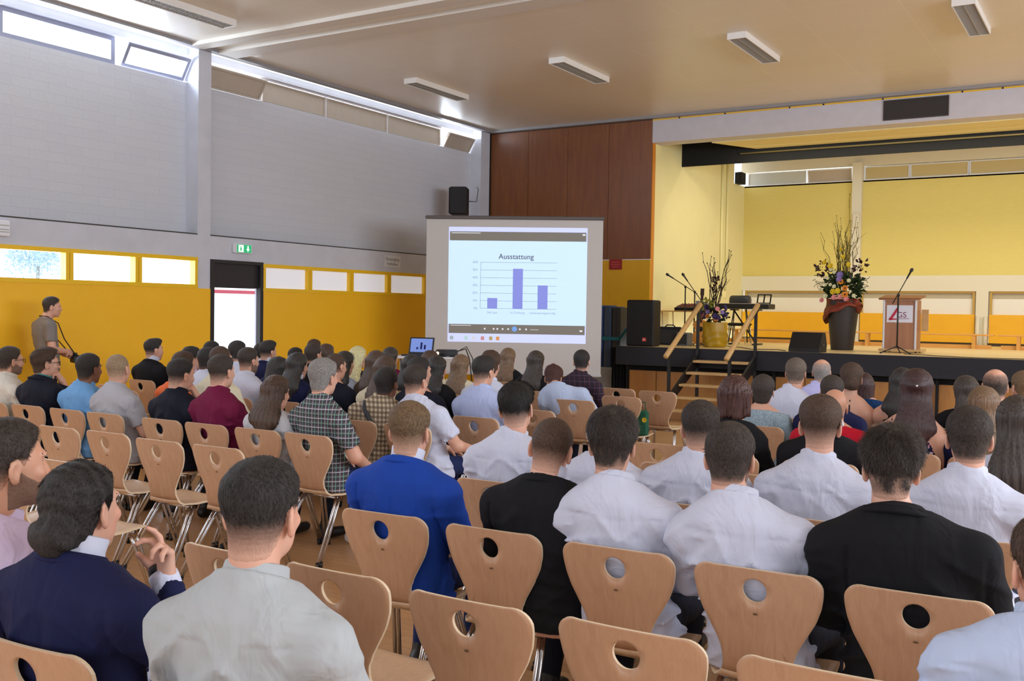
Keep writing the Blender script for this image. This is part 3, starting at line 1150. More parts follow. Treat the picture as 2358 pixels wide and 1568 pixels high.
# guitar
gt = empty('acoustic_guitar', (-6.93, 18.05, ZS), R(12), 'orange acoustic guitar standing behind the gold wrapped vase', 'guitar')
prof = []
for k in range(40):
    a = 2 * PI * k / 40
    z = .25 - .24 * math.cos(a)
    wv = .19 if z < .2 else .14
    wd = (.19 * math.exp(-((z - .13) / .13) ** 2) + .145 * math.exp(-((z - .39) / .10) ** 2)) * (1 if math.sin(a) >= 0 else -1) * min(1, abs(math.sin(a)) * 2.2 + .001)
    prof.append((wd, z))
T = Matrix.Rotation(R(-12), 4, 'X')
b = MB()
b.prism(prof, 'y', -.045, .045, M=T)
b.build('body', wood('guitar_top', (214, 140, 50), (232, 164, 74), (6, 1, 1), .25), gt)
b = MB()
b.box(-.025, .025, -.06, -.035, .42, .95, M=T)
b.box(-.035, .035, -.06, -.04, .95, 1.08, M=T)
b.build('neck', mat('dark_neck', (60, 36, 22), .4), gt)
b = MB()
b.lathe([(.0001, 0), (.05, 0), (.05, .003), (.0001, .003)], 16, M=T @ Matrix.Translation((0, -.046, .30)) @ RX)
b.build('sound_hole', M_BLACK, gt)
# keyboard on stand
kb = empty('keyboard_stand', (-6.42, 19.15, ZS), R(-4), 'black crossed keyboard stand on the stage', 'stand')
for s in (-1, 1):
    b = MB()
    b.tube([(-.24 * s, .04 * s, .02), (.24 * s, .04 * s, .68)], .016, 8)
    b.build('leg', M_STEEL, kb)
for x in (-.24, .24):
    MB().tube([(x, -.24, .02), (x, .24, .02)], .016, 8).build('foot', M_STEEL, kb)
    MB().tube([(x, -.2, .68), (x, .2, .68)], .014, 8).build('support', M_STEEL, kb)
kk = empty('keyboard', (-6.42, 19.15, ZS + .697), R(-4), 'black stage piano on the crossed stand', 'keyboard')
MB().rbox(-.52, .52, -.17, .17, 0, .10, .012).build('case', mat('olive_black', (34, 34, 28), .5), kk)
b = MB()
for i in range(30):
    b.box(-.48 + i * .032, -.45 + i * .032, -.165, -.03, .1, .108)
b.build('key', mat('ivory_key', (226, 222, 210), .3), kk)
ms = MB()
T = Matrix.Translation((.30, .12, .10)) @ Matrix.Rotation(R(-18), 4, 'X')
for x in (-.13, 0, .13):
    ms.box(x - .012, x + .012, -.006, .006, 0, .2, M=T)
ms.box(-.14, .14, -.006, .006, .18, .2, M=T)
ms.box(-.14, .14, -.03, .006, 0, .02, M=T)
ms.build('music_rest', M_BLACK, kk)
dr = empty('drum_bag', (-6.9, 20.2, ZS + .0), 0, 'dark rounded drum case on a stand between vase and keyboard', 'drum')
b = MB()
b.lathe([(.0001, -.2), (.11, -.2), (.12, -.18), (.12, .18), (.11, .2), (.0001, .2)], 18, M=Matrix.Translation((0, 0, .86)) @ Matrix.Rotation(R(90), 4, 'Y'))
b.build('shell', mat('bluish_black', (38, 42, 52), .45), dr)
for s in (-1, 1):
    MB().tube([(s * .12, 0, .75), (s * .2, -.1, .01)], .012, 6).build('leg', M_STEEL, dr)
    MB().tube([(s * .12, 0, .75), (s * .2, .12, .01)], .012, 6).build('leg', M_STEEL, dr)
# cables on the stage floor
for n, pts, lab in (('a', [(-4.85, 16.5, 0), (-5.1, 16.9, 0), (-5.5, 16.7, 0), (-5.9, 17.4, 0), (-6.6, 18.2, 0)], 'thin black cable on the stage floor left of the wedge monitor'),
                    ('b', [(-3.1, 17.0, 0), (-2.6, 16.6, 0), (-2.0, 16.3, 0), (-1.2, 16.45, 0), (-.2, 16.7, 0)], 'thin black cable on the stage floor right of the lectern'),
                    ('c', [(-7.9, 18.3, 0), (-7.6, 17.7, 0), (-7.2, 17.5, 0), (-6.8, 17.6, 0), (-6.75, 18.1, 0)], 'tangled black cable round the dark amplifier')):
    b = MB()
    b.tube([(x, y, ZS + .007) for x, y, z in pts], .006, 6)
    tag(b.build('stage_cable', M_BLACK), lab, 'cable', 'cables on the stage floor')

# long gym benches at the back of the stage
M_BENCH = wood('bench_wood', (206, 146, 66), (226, 168, 86), (1, 12, 12), .45)


def bench(x0, x1, label):
    r = empty('gym_bench', ((x0 + x1) / 2, 21.25, ZS), 0, label, 'bench', 'long wooden benches at the back of the stage')
    h = (x1 - x0) / 2
    MB().rbox(-h, h, -.12, .12, .25, .28, .006).build('seat', M_BENCH, r)
    for s in (-1, 1):
        MB().box(s * (h - .35) - .03, s * (h - .35) + .03, -.11, .11, 0.0, .25).build('leg', M_BENCH, r)
    MB().box(-h + .05, h - .05, -.03, .03, .0, .075).build('rail', M_BENCH, r)


bench(-7.7, -5.0, 'long low wooden bench behind the gold wrapped vase and keyboard')
bench(-4.93, -2.25, 'long low wooden bench behind the lectern')
bench(-2.18, .5, 'long low wooden bench at the right end of the stage')


# ------------------------------------------------------------------ flower arrangements
def twig(rng, base, tip, r0, sub=2, wig=.03):
    b = MB()
    base, tip = Vector(base), Vector(tip)
    pts = []
    n = 7
    for i in range(n + 1):
        t = i / n
        p = base.lerp(tip, t)
        if 0 < i < n:
            p += Vector((rng.gauss(0, wig), rng.gauss(0, wig), 0)) * t
        pts.append(p)
    b.tube(pts, r0, 6, r2=r0 * .35)
    for k in range(sub):
        i = rng.randint(3, n - 1)
        d = Vector((rng.gauss(0, .1), rng.gauss(0, .1), rng.uniform(.15, .3)))
        b.tube([pts[i], pts[i] + d * .5 + Vector((rng.gauss(0, .02), 0, 0)), pts[i] + d], r0 * .5, 5, r2=r0 * .25)
    for p in pts[3:]:
        b.ball(p, r0 * 1.05, n=4)
    return b


def leaf_bunch(rng, n, c, r, ls, flat=1.0):
    b = MB()
    for i in range(n):
        d = Vector((rng.gauss(0, 1), rng.gauss(0, 1), rng.gauss(.2, .8))).normalized()
        p = Vector(c) + Vector((d.x * r[0], d.y * r[1], d.z * r[2])) * rng.uniform(.55, 1.05)
        q = d.to_track_quat('Y', 'Z').to_matrix().to_4x4()
        T = Matrix.Translation(p) @ q @ Matrix.Rotation(rng.uniform(0, 6.3), 4, 'Y') @ Matrix.Rotation(rng.uniform(-.6, .6), 4, 'X')
        L = ls * rng.uniform(.6, 1.3)
        W = L * .32
        vs = [(0, 0, 0), (W, L * .45, .02), (0, L, 0), (-W, L * .45, .02), (0, L * .5, -.012)]
        b.add([T @ Vector(v) for v in vs], [(0, 1, 4), (1, 2, 4), (2, 3, 4), (3, 0, 4)])
    return b


def flower(rng, p, d, r, petals, m_pet, m_core, parent, name='flower'):
    b = MB()
    q = Vector(d).to_track_quat('Z', 'Y').to_matrix().to_4x4()
    T = Matrix.Translation(p) @ q
    for k in range(petals):
        A = T @ Matrix.Rotation(2 * PI * k / petals, 4, 'Z')
        vs = [(.1 * r, 0, 0), (.6 * r, .3 * r, .22 * r), (r, 0, .15 * r), (.6 * r, -.3 * r, .22 * r)]
        b.add([A @ Vector(v) for v in vs], [(0, 1, 2, 3)])
        vs = [(.1 * r, 0, .1 * r), (.4 * r, .2 * r, .4 * r), (.6 * r, 0, .42 * r), (.4 * r, -.2 * r, .4 * r)]
        b.add([A @ Vector(v) for v in vs], [(0, 1, 2, 3)])
    b.ball((0, 0, .18 * r), .3 * r, .3 * r, .2 * r, 8, 1, M=T)
    return b.build(name, [m_pet, m_core], parent, recalc=False)


M_TWIG = mat('olive_twig', (116, 104, 44), .8)
M_TWIGD = mat('dark_twig', (58, 48, 32), .8)
M_LEAF = mat('dark_leaf', (44, 66, 30), .5, var=.3, vscale=20)
M_LEAFR = mat('wine_leaf', (58, 18, 26), .5)
rng = random.Random(11)
fa = empty('flower_arrangement', (-4.33, 18.1, ZS), 0, 'tall flower arrangement in a dark vase with rust red cloth beside the lectern', 'flowers')
b = MB()
b.lathe([(.0001, 0), (.185, 0), (.19, .01), (.235, .45), (.275, .82), (.28, .86), (.262, .87), (.25, .8), (.0001, .78)], 28)
b.build('vase', mat('anthracite_vase', (52, 46, 44), .55, var=.08), fa)
b = MB()
n = 36
prof = []
for i in range(9):
    t = i / 8
    prof.append((.272 + .02 * math.sin(t * 7) + .03 * (1 - t), .47 + .42 * t))


def wob(a, z):
    return .05 * math.sin(9 * a + z * 20) + .03 * math.sin(5 * a + 1 - z * 14)


vs, fs = [], []
for i, (r_, z_) in enumerate(prof):
    for k in range(n):
        a = 2 * PI * k / n
        low = .16 * math.cos(a - 2.6)
        zz = z_ + (1 - i / 8) * (.14 - low - .02 * math.sin(7 * a))
        rr_ = r_ * (1 + wob(a, zz)) + .02 * (1 - i / 8)
        vs.append((rr_ * math.cos(a), rr_ * math.sin(a), zz))
for i in range(8):
    for k in range(n):
        j = (k + 1) % n
        fs.append((i * n + k, i * n + j, i * n + n + j, i * n + n + k))
b.add(vs, fs, 0, True)
b.ball((.24, -.12, .82), .07, .07, .08, 10)
b.ball((.27, -.05, .74), .06, .06, .09, 10)
b.build('cloth_wrap', mat('rust_cloth', (128, 46, 22), .55, var=.15, vscale=10), fa)
leaf_bunch(rng, 420, (0, 0, 1.08), (.30, .28, .27), .09).build('foliage', M_LEAF, fa)['kind'] = 'stuff'
for dx, dz, nn in ((-.36, 1.42, 34), (.30, 1.44, 26), (-.24, 1.30, 22), (.22, 1.3, 14)):
    leaf_bunch(rng, nn, (dx, -.06, dz), (.12, .06, .12), .075).build('wine_leaves', M_LEAFR, fa)
for s in (-1, 1):
    b = MB()
    for k in range(5):
        z = .98 + k * .06
        e = Vector((s * (.42 + .07 * rng.random()), -.08 - .1 * rng.random(), z + rng.uniform(-.04, .14)))
        b.tube([(s * .15, 0, z), (s * .3, -.06, z + .05), e], .003, 4)
        for t in range(9):
            p = Vector((s * .25, -.05, z + .03)).lerp(e, t / 8)
            b.ball(p + Vector((0, 0, rng.uniform(-.02, .02))), .012, .004, .007, 4)
    b.build('sprig', M_LEAF, fa)
for i in range(24):
    a = rng.uniform(0, 2 * PI)
    r0 = rng.uniform(.0, .12)
    tx = rng.gauss(-.02, .085)
    h = rng.uniform(1.7, 2.35)
    if i == 0:
        tx, h = .06, 2.72
    if i == 1:
        tx, h = -.33, 2.05
    if i == 2:
        tx, h = .22, 2.3
    twig(rng, (r0 * math.cos(a), r0 * math.sin(a), 1.05), (tx + r0 * math.cos(a), rng.gauss(0, .08), h), .0085).build('twig', M_TWIG, fa)
PET = {'yellow': mat('petal_yellow', (236, 206, 40), .5), 'pink': mat('petal_pink', (232, 150, 150), .5), 'cream': mat('petal_cream', (232, 230, 186), .5),
       'orange': mat('petal_orange', (240, 150, 40), .5), 'lilac': mat('petal_lilac', (150, 130, 190), .5), 'violet': mat('petal_violet', (62, 44, 96), .6)}
CORE = mat('flower_core', (70, 40, 24), .7)
for col, px, pz, r in (('yellow', -.3, 1.52, .05), ('yellow', -.19, 1.46, .06), ('yellow', .12, 1.48, .05), ('yellow', -.01, 1.62, .045), ('yellow', -.05, 1.75, .04),
                       ('cream', -.18, 1.4, .045), ('cream', -.12, 1.35, .04), ('lilac', -.02, 1.3, .07), ('lilac', .0, 1.22, .06), ('cream', .16, 1.2, .04), ('orange', .03, 1.18, .055),
                       ('cream', -.24, 1.13, .035), ('cream', -.15, 1.13, .035), ('cream', -.08, 1.1, .04), ('cream', -.35, 1.05, .035), ('orange', .1, 1.07, .055), ('yellow', -.1, 1.01, .06), ('yellow', -.02, 1.02, .06),
                       ('orange', .1, .96, .06), ('cream', -.24, .93, .05), ('pink', -.08, .91, .055), ('pink', .02, .92, .05), ('pink', .12, .89, .055), ('pink', -.31, .86, .05), ('cream', .24, .94, .04), ('cream', -.2, 1.24, .035)):
    y = -math.sqrt(max(.01, .33 ** 2 - px * px * .6)) * (1.0 if pz < 1.25 else .6)
    if pz > 1.55:
        y = -.05
    flower(rng, (px, y, pz), (px * .8, -1, .25), r, 9, PET[col], CORE if col in ('orange',) else PET[col], fa)

rng = random.Random(23)
fb = empty('flower_arrangement', (-6.37, 17.32, ZS), 0, 'flower arrangement in a gold wrapped vase beside the stairs with bare dark twigs', 'flowers')
b = MB()
b.lathe([(.0001, 0), (.17, 0), (.175, .02), (.2, .42), (.185, .425), (.0001, .38)], 24)
b.build('vase', mat('dull_vase', (120, 96, 40), .6), fb)
b = MB()
vs, fs = [], []
n = 44
for i in range(13):
    t = i / 12
    for k in range(n):
        a = 2 * PI * k / n
        sw = .8 * math.sin(a - .6)
        r_ = .188 + .026 * t + .02 * math.sin(PI * t) + .017 * math.sin((t * 4 + sw * 1.6) * 2 * PI) * math.sin(PI * min(1, t * 1.4 + .1)) + .012 * math.sin(6 * a + t * 4)
        vs.append((r_ * math.cos(a), r_ * math.sin(a), .005 + t * .44))
for i in range(12):
    for k in range(n):
        j = (k + 1) % n
        fs.append((i * n + k, i * n + j, i * n + n + j, i * n + n + k))
b.add(vs, fs, 0, True)
b.build('cloth_wrap', mat('gold_cloth', (176, 138, 14), .42, var=.1), fb)
leaf_bunch(rng, 160, (0, 0, .56), (.2, .2, .13), .07).build('foliage', mat('deep_leaf', (30, 40, 30), .6), fb)['kind'] = 'stuff'
leaf_bunch(rng, 60, (-.16, -.05, .78), (.09, .08, .1), .07).build('pale_foliage', mat('yellow_leaf', (150, 150, 60), .5), fb)['kind'] = 'stuff'
for i in range(18):
    a = -PI / 2 + rng.uniform(-1.5, 1.5)
    z = rng.uniform(.5, .72)
    col = ('violet', 'violet', 'violet', 'lilac', 'orange', 'pink')[i % 6]
    flower(rng, (.23 * math.cos(a), .23 * math.sin(a), z), (math.cos(a), math.sin(a), .3), .05 if col != 'violet' else .06, 9, PET[col], CORE if col == 'orange' else PET[col], fb)
for i in range(11):
    tx = rng.gauss(0, .12)
    h = rng.uniform(1.2, 1.75)
    if i == 0:
        tx, h = -.24, 1.68
    if i == 1:
        tx, h = -.16, 1.5
    if i == 2:
        tx, h = .29, 1.7
    if i == 3:
        tx, h = .26, 1.72
    twig(rng, (rng.gauss(0, .05), rng.gauss(0, .05), .55), (tx, rng.gauss(0, .06), h), .011, 1).build('twig', M_TWIGD, fb)
leaf_bunch(rng, 40, (0, 0, 1.1), (.07, .05, .16), .06).build('wine_leaves', M_LEAFR, fb)

# ------------------------------------------------------------------ chairs
def chair_wood(name, c1, c2, rough):
    m, t = new_mat(name)
    v = t.coord((9, 9, 0.9))
    n = t.noise(v, 2.6, 4, 0.55, 1.2)
    v2 = t.coord((60, 60, 5))
    f = t.noise(v2, 3.0, 2)
    h = t.math('ADD', t.math('MULTIPLY', n, .75), t.math('MULTIPLY', f, .25))
    oi = t.n('ShaderNodeObjectInfo')
    t.color(t.mix(t.math('MULTIPLY', oi.outputs['Random'], .25), t.ramp(h, [(.3, lin(c1)), (.7, lin(c2))]), lin((184, 134, 96))))
    t.bsdf.inputs['Roughness'].default_value = rough
    t.bsdf.inputs['Specular IOR Level'].default_value = .45
    return m


M_CHAIR = chair_wood('beech_ply', (186, 144, 112), (204, 163, 130), .36)
M_PLYEDGE = mat('ply_edge', (226, 204, 172), .5)
M_SEAT = chair_wood('beech_seat', (210, 176, 140), (228, 198, 164), .28)
M_FOOT = mat('black_foot', (18, 18, 19), .6)
BT = 0.85       # backrest top height


def back_half(z):
    """half width of the backrest at height z"""
    zs = [.47, .50, .54, .58, .63, .68, .73, .77, .81]
    ws = [.128, .118, .120, .134, .162, .190, .208, .215, .217]
    return float(np.interp(z, zs, ws))


def back_prof(z):
    """local y of the backrest centre line"""
    zs = [.44, .465, .50, .56, .64, .74, .85]
    ys = [-.095, -.118, -.132, -.142, -.152, -.172, -.200]
    return float(np.interp(z, zs, ys))


def shell_pt(x, z, off=0):
    y = back_prof(z) + .6 * x * x * (1 if z > .55 else .5)
    return Vector((x, y + off, z))


def backrest_mesh():
    N, M = 72, 9
    hc, hr = .772, .040
    out = []
    # outline going round: sample right side upward, top with rounded corners, left side downward, bottom
    pts = []
    for z in np.linspace(.47, .79, 26):
        pts.append((back_half(z), z))
    cr = .055
    for a in np.linspace(0, PI / 2, 8)[1:]:
        pts.append((.217 - cr + cr * math.cos(a), .79 + cr * math.sin(a)))
    top = [(x, BT - .004 - .11 * x * x + .0005) for x in np.linspace(.14, -.14, 12)]
    pts += top
    pts += [(-x, z) for x, z in pts[:33][::-1]]
    for x in np.linspace(-.118, .118, 8)[0:]:
        pts.append((x, .466))
    # resample by angle round the hole
    ang = sorted(((math.atan2(z - hc, x), x, z) for x, z in pts))
    A = [a for a, _, _ in ang]
    X = [p[1] for p in ang]
    Zs = [p[2] for p in ang]
    A = [A[-1] - 2 * PI] + A + [A[0] + 2 * PI]
    X = [X[-1]] + X + [X[0]]
    Zs = [Zs[-1]] + Zs + [Zs[0]]
    # keep the corner samples: use the outline's own angles
    th = sorted(set([round(a, 4) for a in A[1:-1]]))
    N = len(th)
    b = MB()
    th_ = .0055
    rings = []
    for j in range(M + 1):
        t = (j / M) ** .9
        ring = []
        for a in th:
            ox, oz = float(np.interp(a, A, X)), float(np.interp(a, A, Zs))
            ix, iz = hr * math.cos(a), hc + hr * 1.02 * math.sin(a)
            ring.append((ix + (ox - ix) * t, iz + (oz - iz) * t))
        rings.append(ring)
    vs = []
    for s in (-1, 1):
        for ring in rings:
            for x, z in ring:
                vs.append(shell_pt(x, z, s * th_))
    fs_a, fs_b = [], []
    L = (M + 1) * N
    for j in range(M):
        for k in range(N):
            q = (k + 1) % N
            fs_a.append((j * N + k, j * N + q, (j + 1) * N + q, (j + 1) * N + k))
            fs_a.append((L + (j + 1) * N + k, L + (j + 1) * N + q, L + j * N + q, L + j * N + k))
    for j in (0, M):
        for k in range(N):
            q = (k + 1) % N
            fs_b.append((j * N + k, j * N + q, L + j * N + q, L + j * N + k))
    b.add(vs, fs_a, 0, True)
    b.f += [tuple(f) for f in fs_b]
    b.mi += [1] * len(fs_b)
    b.sm += [False] * len(fs_b)
    return b


def seat_mesh():
    # path in (y, z) from the waist down round the bend and forward to the rounded front edge
    path = [(-.1185, .468), (-.112, .452), (-.098, .441), (-.075, .435), (-.03, .432), (.05, .436), (.13, .444), (.19, .447), (.225, .442), (.243, .430)]
    hw = [.128, .140, .158, .176, .193, .203, .206, .200, .186, .160]
    K = 12
    b = MB()
    th_ = .0055
    vs = []
    n = len(path)
    for s in (-1, 1):
        for i, (y, z) in enumerate(path):
            p0, p1 = path[max(0, i - 1)], path[min(n - 1, i + 1)]
            d = Vector((p1[0] - p0[0], p1[1] - p0[1])).normalized()
            nrm = Vector((-d.y, d.x))
            for k in range(K + 1):
                u = -1 + 2 * k / K
                x = hw[i] * u
                dish = .012 * (u * u) * (1 if i > 2 else .3)
                yo = -.02 * abs(u) ** 3 if i >= n - 2 else 0
                vs.append((x, y + s * th_ * nrm.x + yo, z + s * th_ * nrm.y + dish))
    L = n * (K + 1)
    fa, fb = [], []
    for i in range(n - 1):
        for k in range(K):
            a = i * (K + 1) + k
            fa.append((a, a + 1, a + K + 2, a + K + 1))
            fa.append((L + a + K + 1, L + a + K + 2, L + a + 1, L + a))
    for i in range(n - 1):
        for k in (0, K):
            a = i * (K + 1) + k
            fb.append((a, a + K + 1, L + a + K + 1, L + a))
    for k in range(K):
        for i in (0, n - 1):
            a = i * (K + 1) + k
            fb.append((a, a + 1, L + a + 1, L + a))
    b.add(vs, fa, 0, True)
    b.f += fb
    b.mi += [1] * len(fb)
    b.sm += [False] * len(fb)
    return b


def make_chair():
    root = empty('wooden_chair')
    back = backrest_mesh().build('backrest', [M_CHAIR, M_PLYEDGE], root)
    b = MB()
    T = Matrix.Translation((0, back_prof(.69) - .0062, .69)) @ Matrix.Rotation(R(90), 4, 'X')
    b.lathe([(.0001, 0), (.0075, 0), (.0075, .002), (.0001, .002)], 8, M=T @ Matrix.Diagonal((1.1, .5, 1, 1)))
    b.build('rivet', mat('bronze_rivet', (120, 92, 66), .4, .5), back)
    seat_mesh().build('seat', [M_SEAT, M_PLYEDGE], root)
    for y_, z_ in ((-.03, .417), (.15, .425)):
        MB().tube([(-.15, y_, z_), (.15, y_, z_)], .0105, 8).build('crossbar', M_CHROME, root)
    for s in (-1, 1):
        for fy, ty in ((-.27, -.03), (.25, .14)):
            b = MB()
            f = MB()
            for o_ in (-.017, .017):
                b.tube([(s * .15, ty + o_, .42), (s * .165, ty + (fy - ty) * .15 + o_, .36), (s * .215, fy + o_, .02)], .0095, 8)
                f.tube([(s * .2105, fy + (ty - fy) * .04 + o_, .040), (s * .216, fy + o_, 0.0)], .0125, 8)
            leg = b.build('leg', M_CHROME, root)
            f.build('foot_cap', M_FOOT, leg)
    return root


# ------------------------------------------------------------------ implicit surfaces for figures
def rc(P, a, b, r1, r2):
    x, y, z = P
    a = np.asarray(a, np.float32)
    b = np.asarray(b, np.float32)
    d = b - a
    L2 = float(d.dot(d)) + 1e-9
    t = ((x - a[0]) * d[0] + (y - a[1]) * d[1] + (z - a[2]) * d[2]) / L2
    t = np.clip(t, 0, 1)
    return np.sqrt((x - a[0] - t * d[0]) ** 2 + (y - a[1] - t * d[1]) ** 2 + (z - a[2] - t * d[2]) ** 2) - (r1 + (r2 - r1) * t)


def ell(P, c, r):
    x, y, z = P
    k0 = np.sqrt(((x - c[0]) / r[0]) ** 2 + ((y - c[1]) / r[1]) ** 2 + ((z - c[2]) / r[2]) ** 2)
    k1 = np.sqrt(((x - c[0]) / r[0] ** 2) ** 2 + ((y - c[1]) / r[1] ** 2) ** 2 + ((z - c[2]) / r[2] ** 2) ** 2) + 1e-6
    return k0 * (k0 - 1) / k1


def smin(a, b, k):
    h = np.clip(.5 + .5 * (b - a) / k, 0, 1)
    return b + (a - b) * h - k * h * (1 - h)


def smax(a, b, k):
    return -smin(-a, -b, k)


def sstep(e0, e1, x):
    t = np.clip((x - e0) / (e1 - e0), 0, 1)
    return t * t * (3 - 2 * t)


def wave(P, seed, f=(1, 1, 1), n=5):
    """cheap smooth noise in [-1, 1]"""
    g = np.random.default_rng(seed)
    x, y, z = P
    out = 0
    for i in range(n):
        k = g.normal(0, 1, 3) * np.asarray(f)
        out = out + np.sin(k[0] * x + k[1] * y + k[2] * z + g.uniform(0, 6.28))
    return out / n * 1.4


def grid(lo, hi, h):
    ax = [np.arange(lo[i], hi[i] + h, h, dtype=np.float32) for i in range(3)]
    return (ax[0][:, None, None], ax[1][None, :, None], ax[2][None, None, :]), np.asarray(lo, np.float32)


def snet(F, o, h):
    F = np.ascontiguousarray(F, dtype=np.float32)
    s = F < 0
    cnt = np.zeros(tuple(n - 1 for n in F.shape), np.int8)
    for i in (0, 1):
        for j in (0, 1):
            for k in (0, 1):
                cnt += s[i:F.shape[0] - 1 + i, j:F.shape[1] - 1 + j, k:F.shape[2] - 1 + k]
    act = (cnt > 0) & (cnt < 8)
    ii, jj, kk = np.nonzero(act)
    n = len(ii)
    idx = np.full(act.shape, -1, np.int32)
    idx[ii, jj, kk] = np.arange(n)
    cv = {}
    for i in (0, 1):
        for j in (0, 1):
            for k in (0, 1):
                cv[i, j, k] = F[ii + i, jj + j, kk + k]
    pos = np.zeros((n, 3), np.float32)
    c = np.zeros(n, np.float32)
    for ax in range(3):
        for u in (0, 1):
            for v in (0, 1):
                a = [0, 0, 0]
                oth = [q for q in range(3) if q != ax]
                a[oth[0]], a[oth[1]] = u, v
                b = list(a)
                b[ax] = 1
                fa, fb = cv[tuple(a)], cv[tuple(b)]
                m = (fa < 0) != (fb < 0)
                t = np.where(m, fa / np.where(m, fa - fb, 1), 0)
                p = np.zeros((n, 3), np.float32)
                p[:, oth[0]], p[:, oth[1]] = u, v
                p[:, ax] = t
                pos += p * m[:, None]
                c += m
    pos = pos / c[:, None] + np.stack([ii, jj, kk], 1)
    V = np.asarray(o, np.float32) + pos * h
    quads = []
    for ax in range(3):
        sl0 = [slice(None)] * 3
        sl1 = [slice(None)] * 3
        sl0[ax] = slice(0, -1)
        sl1[ax] = slice(1, None)
        m = s[tuple(sl0)] != s[tuple(sl1)]
        o1, o2 = [q for q in range(3) if q != ax]
        e = np.argwhere(m)
        ok = (e[:, o1] > 0) & (e[:, o2] > 0) & (e[:, o1] < F.shape[o1] - 1) & (e[:, o2] < F.shape[o2] - 1)
        e = e[ok]
        if not len(e):
            continue
        ins = s[tuple(e.T)]

        def cell(d1, d2):
            q = e.copy()
            q[:, o1] -= d1
            q[:, o2] -= d2
            return idx[tuple(q.T)]
        q = np.stack([cell(1, 1), cell(0, 1), cell(0, 0), cell(1, 0)], 1)
        flip = ins if ax != 1 else ~ins
        q[~flip] = q[~flip][:, ::-1]
        quads.append(q)
    Q = np.concatenate(quads) if quads else np.zeros((0, 4), np.int32)
    Q = Q[(Q >= 0).all(1)]
    return V, Q


def np_mesh(name, V, Q, mats, smooth=True, attr=None):
    """mesh from vertex array and a list of (quad array) pieces"""
    me = bpy.data.meshes.new(name)
    k = Q.shape[1]
    me.vertices.add(len(V))
    me.vertices.foreach_set('co', np.ascontiguousarray(V, np.float32).ravel())
    me.loops.add(Q.size)
    me.loops.foreach_set('vertex_index', np.ascontiguousarray(Q, np.int32).ravel())
    me.polygons.add(len(Q))
    me.polygons.foreach_set('loop_start', np.arange(0, Q.size, k, dtype=np.int32))
    me.polygons.foreach_set('use_smooth', np.full(len(Q), smooth))
    for m in (mats if isinstance(mats, (list, tuple)) else [mats]):
        me.materials.append(m)
    if attr is not None:
        a = me.attributes.new('hair_cover', 'FLOAT', 'POINT')
        a.data.foreach_set('value', np.ascontiguousarray(attr, np.float32))
    me.update(calc_edges=True)
    return me


def jn(parts):
    """join (V, Q) pieces"""
    Vs, Qs, n = [], [], 0
    for V, Q in parts:
        Vs.append(V)
        Qs.append(Q + n)
        n += len(V)
    return np.concatenate(Vs), np.concatenate(Qs)


def xf(V, M):
    A = np.array(M, np.float32)
    return V @ A[:3, :3].T + A[:3, 3]


# ------------------------------------------------------------------ skin, hair and cloth materials
SKIN = {'fair': (216, 168, 144), 'tan': (206, 156, 128), 'brown': (134, 92, 70)}
HAIR = {'black': (38, 34, 32), 'darkbrown': (52, 43, 37), 'brown': (66, 48, 36), 'ltbrown': (106, 82, 60), 'blond': (132, 112, 88), 'blonde': (204, 178, 132), 'sandy': (104, 82, 58),
        'redbrown': (62, 34, 27), 'darkred': (50, 26, 25), 'greyhair': (124, 120, 116), 'greybrown': (92, 80, 70)}


def skin_mat(k):
    if 'skin_' + k in MATS:
        return MATS['skin_' + k]
    m, t = new_mat('skin_' + k)
    c = lin(SKIN[k])
    n = t.noise(t.coord(), 14, 3)
    red = (min(1, c[0] * 1.04), c[1] * .88, c[2] * .84, 1)
    t.color(t.ramp(n, [(.35, c), (.75, red)]))
    t.bsdf.inputs['Roughness'].default_value = .5
    t.bsdf.inputs['Subsurface Weight'].default_value = .12
    t.bsdf.inputs['Subsurface Radius'].default_value = (.012, .005, .003)
    t.bsdf.inputs['Subsurface Scale'].default_value = .5
    return m


def hair_mat(k, sk, flow=False):
    nm = 'hair_%s_%s%s' % (k, sk, '_long' if flow else '')
    if nm in MATS:
        return MATS[nm]
    m, t = new_mat(nm)
    c = lin(HAIR[k])
    s_ = lin(SKIN[sk])
    n = t.noise(t.coord((75, 75, 4) if flow else (110, 110, 40)), 2.2, 4, .6)
    hi = tuple(min(1, x * 2.1 + .014) for x in c[:3]) + (1,)
    lo = tuple(x * .55 for x in c[:3]) + (1,)
    hc = t.ramp(n, [(.3, lo), (.72, hi)])
    at = t.n('ShaderNodeAttribute', attribute_name='hair_cover')
    n2 = t.noise(t.coord((1, 1, 1)), 420, 2)
    f = t.math('GREATER_THAN', t.math('ADD', at.outputs['Fac'], t.math('MULTIPLY', t.math('SUBTRACT', n2, .5), .9)), .45)
    soft = t.math('ADD', t.math('MULTIPLY', f, .12), t.math('MULTIPLY', at.outputs['Fac'], .88))
    t.color(t.mix(soft, s_, hc))
    t.bsdf.inputs['Roughness'].default_value = .42 if flow else .6
    t.bsdf.inputs['Specular IOR Level'].default_value = .4 if flow else .28
    t.bump(n, .7, .008)
    return m


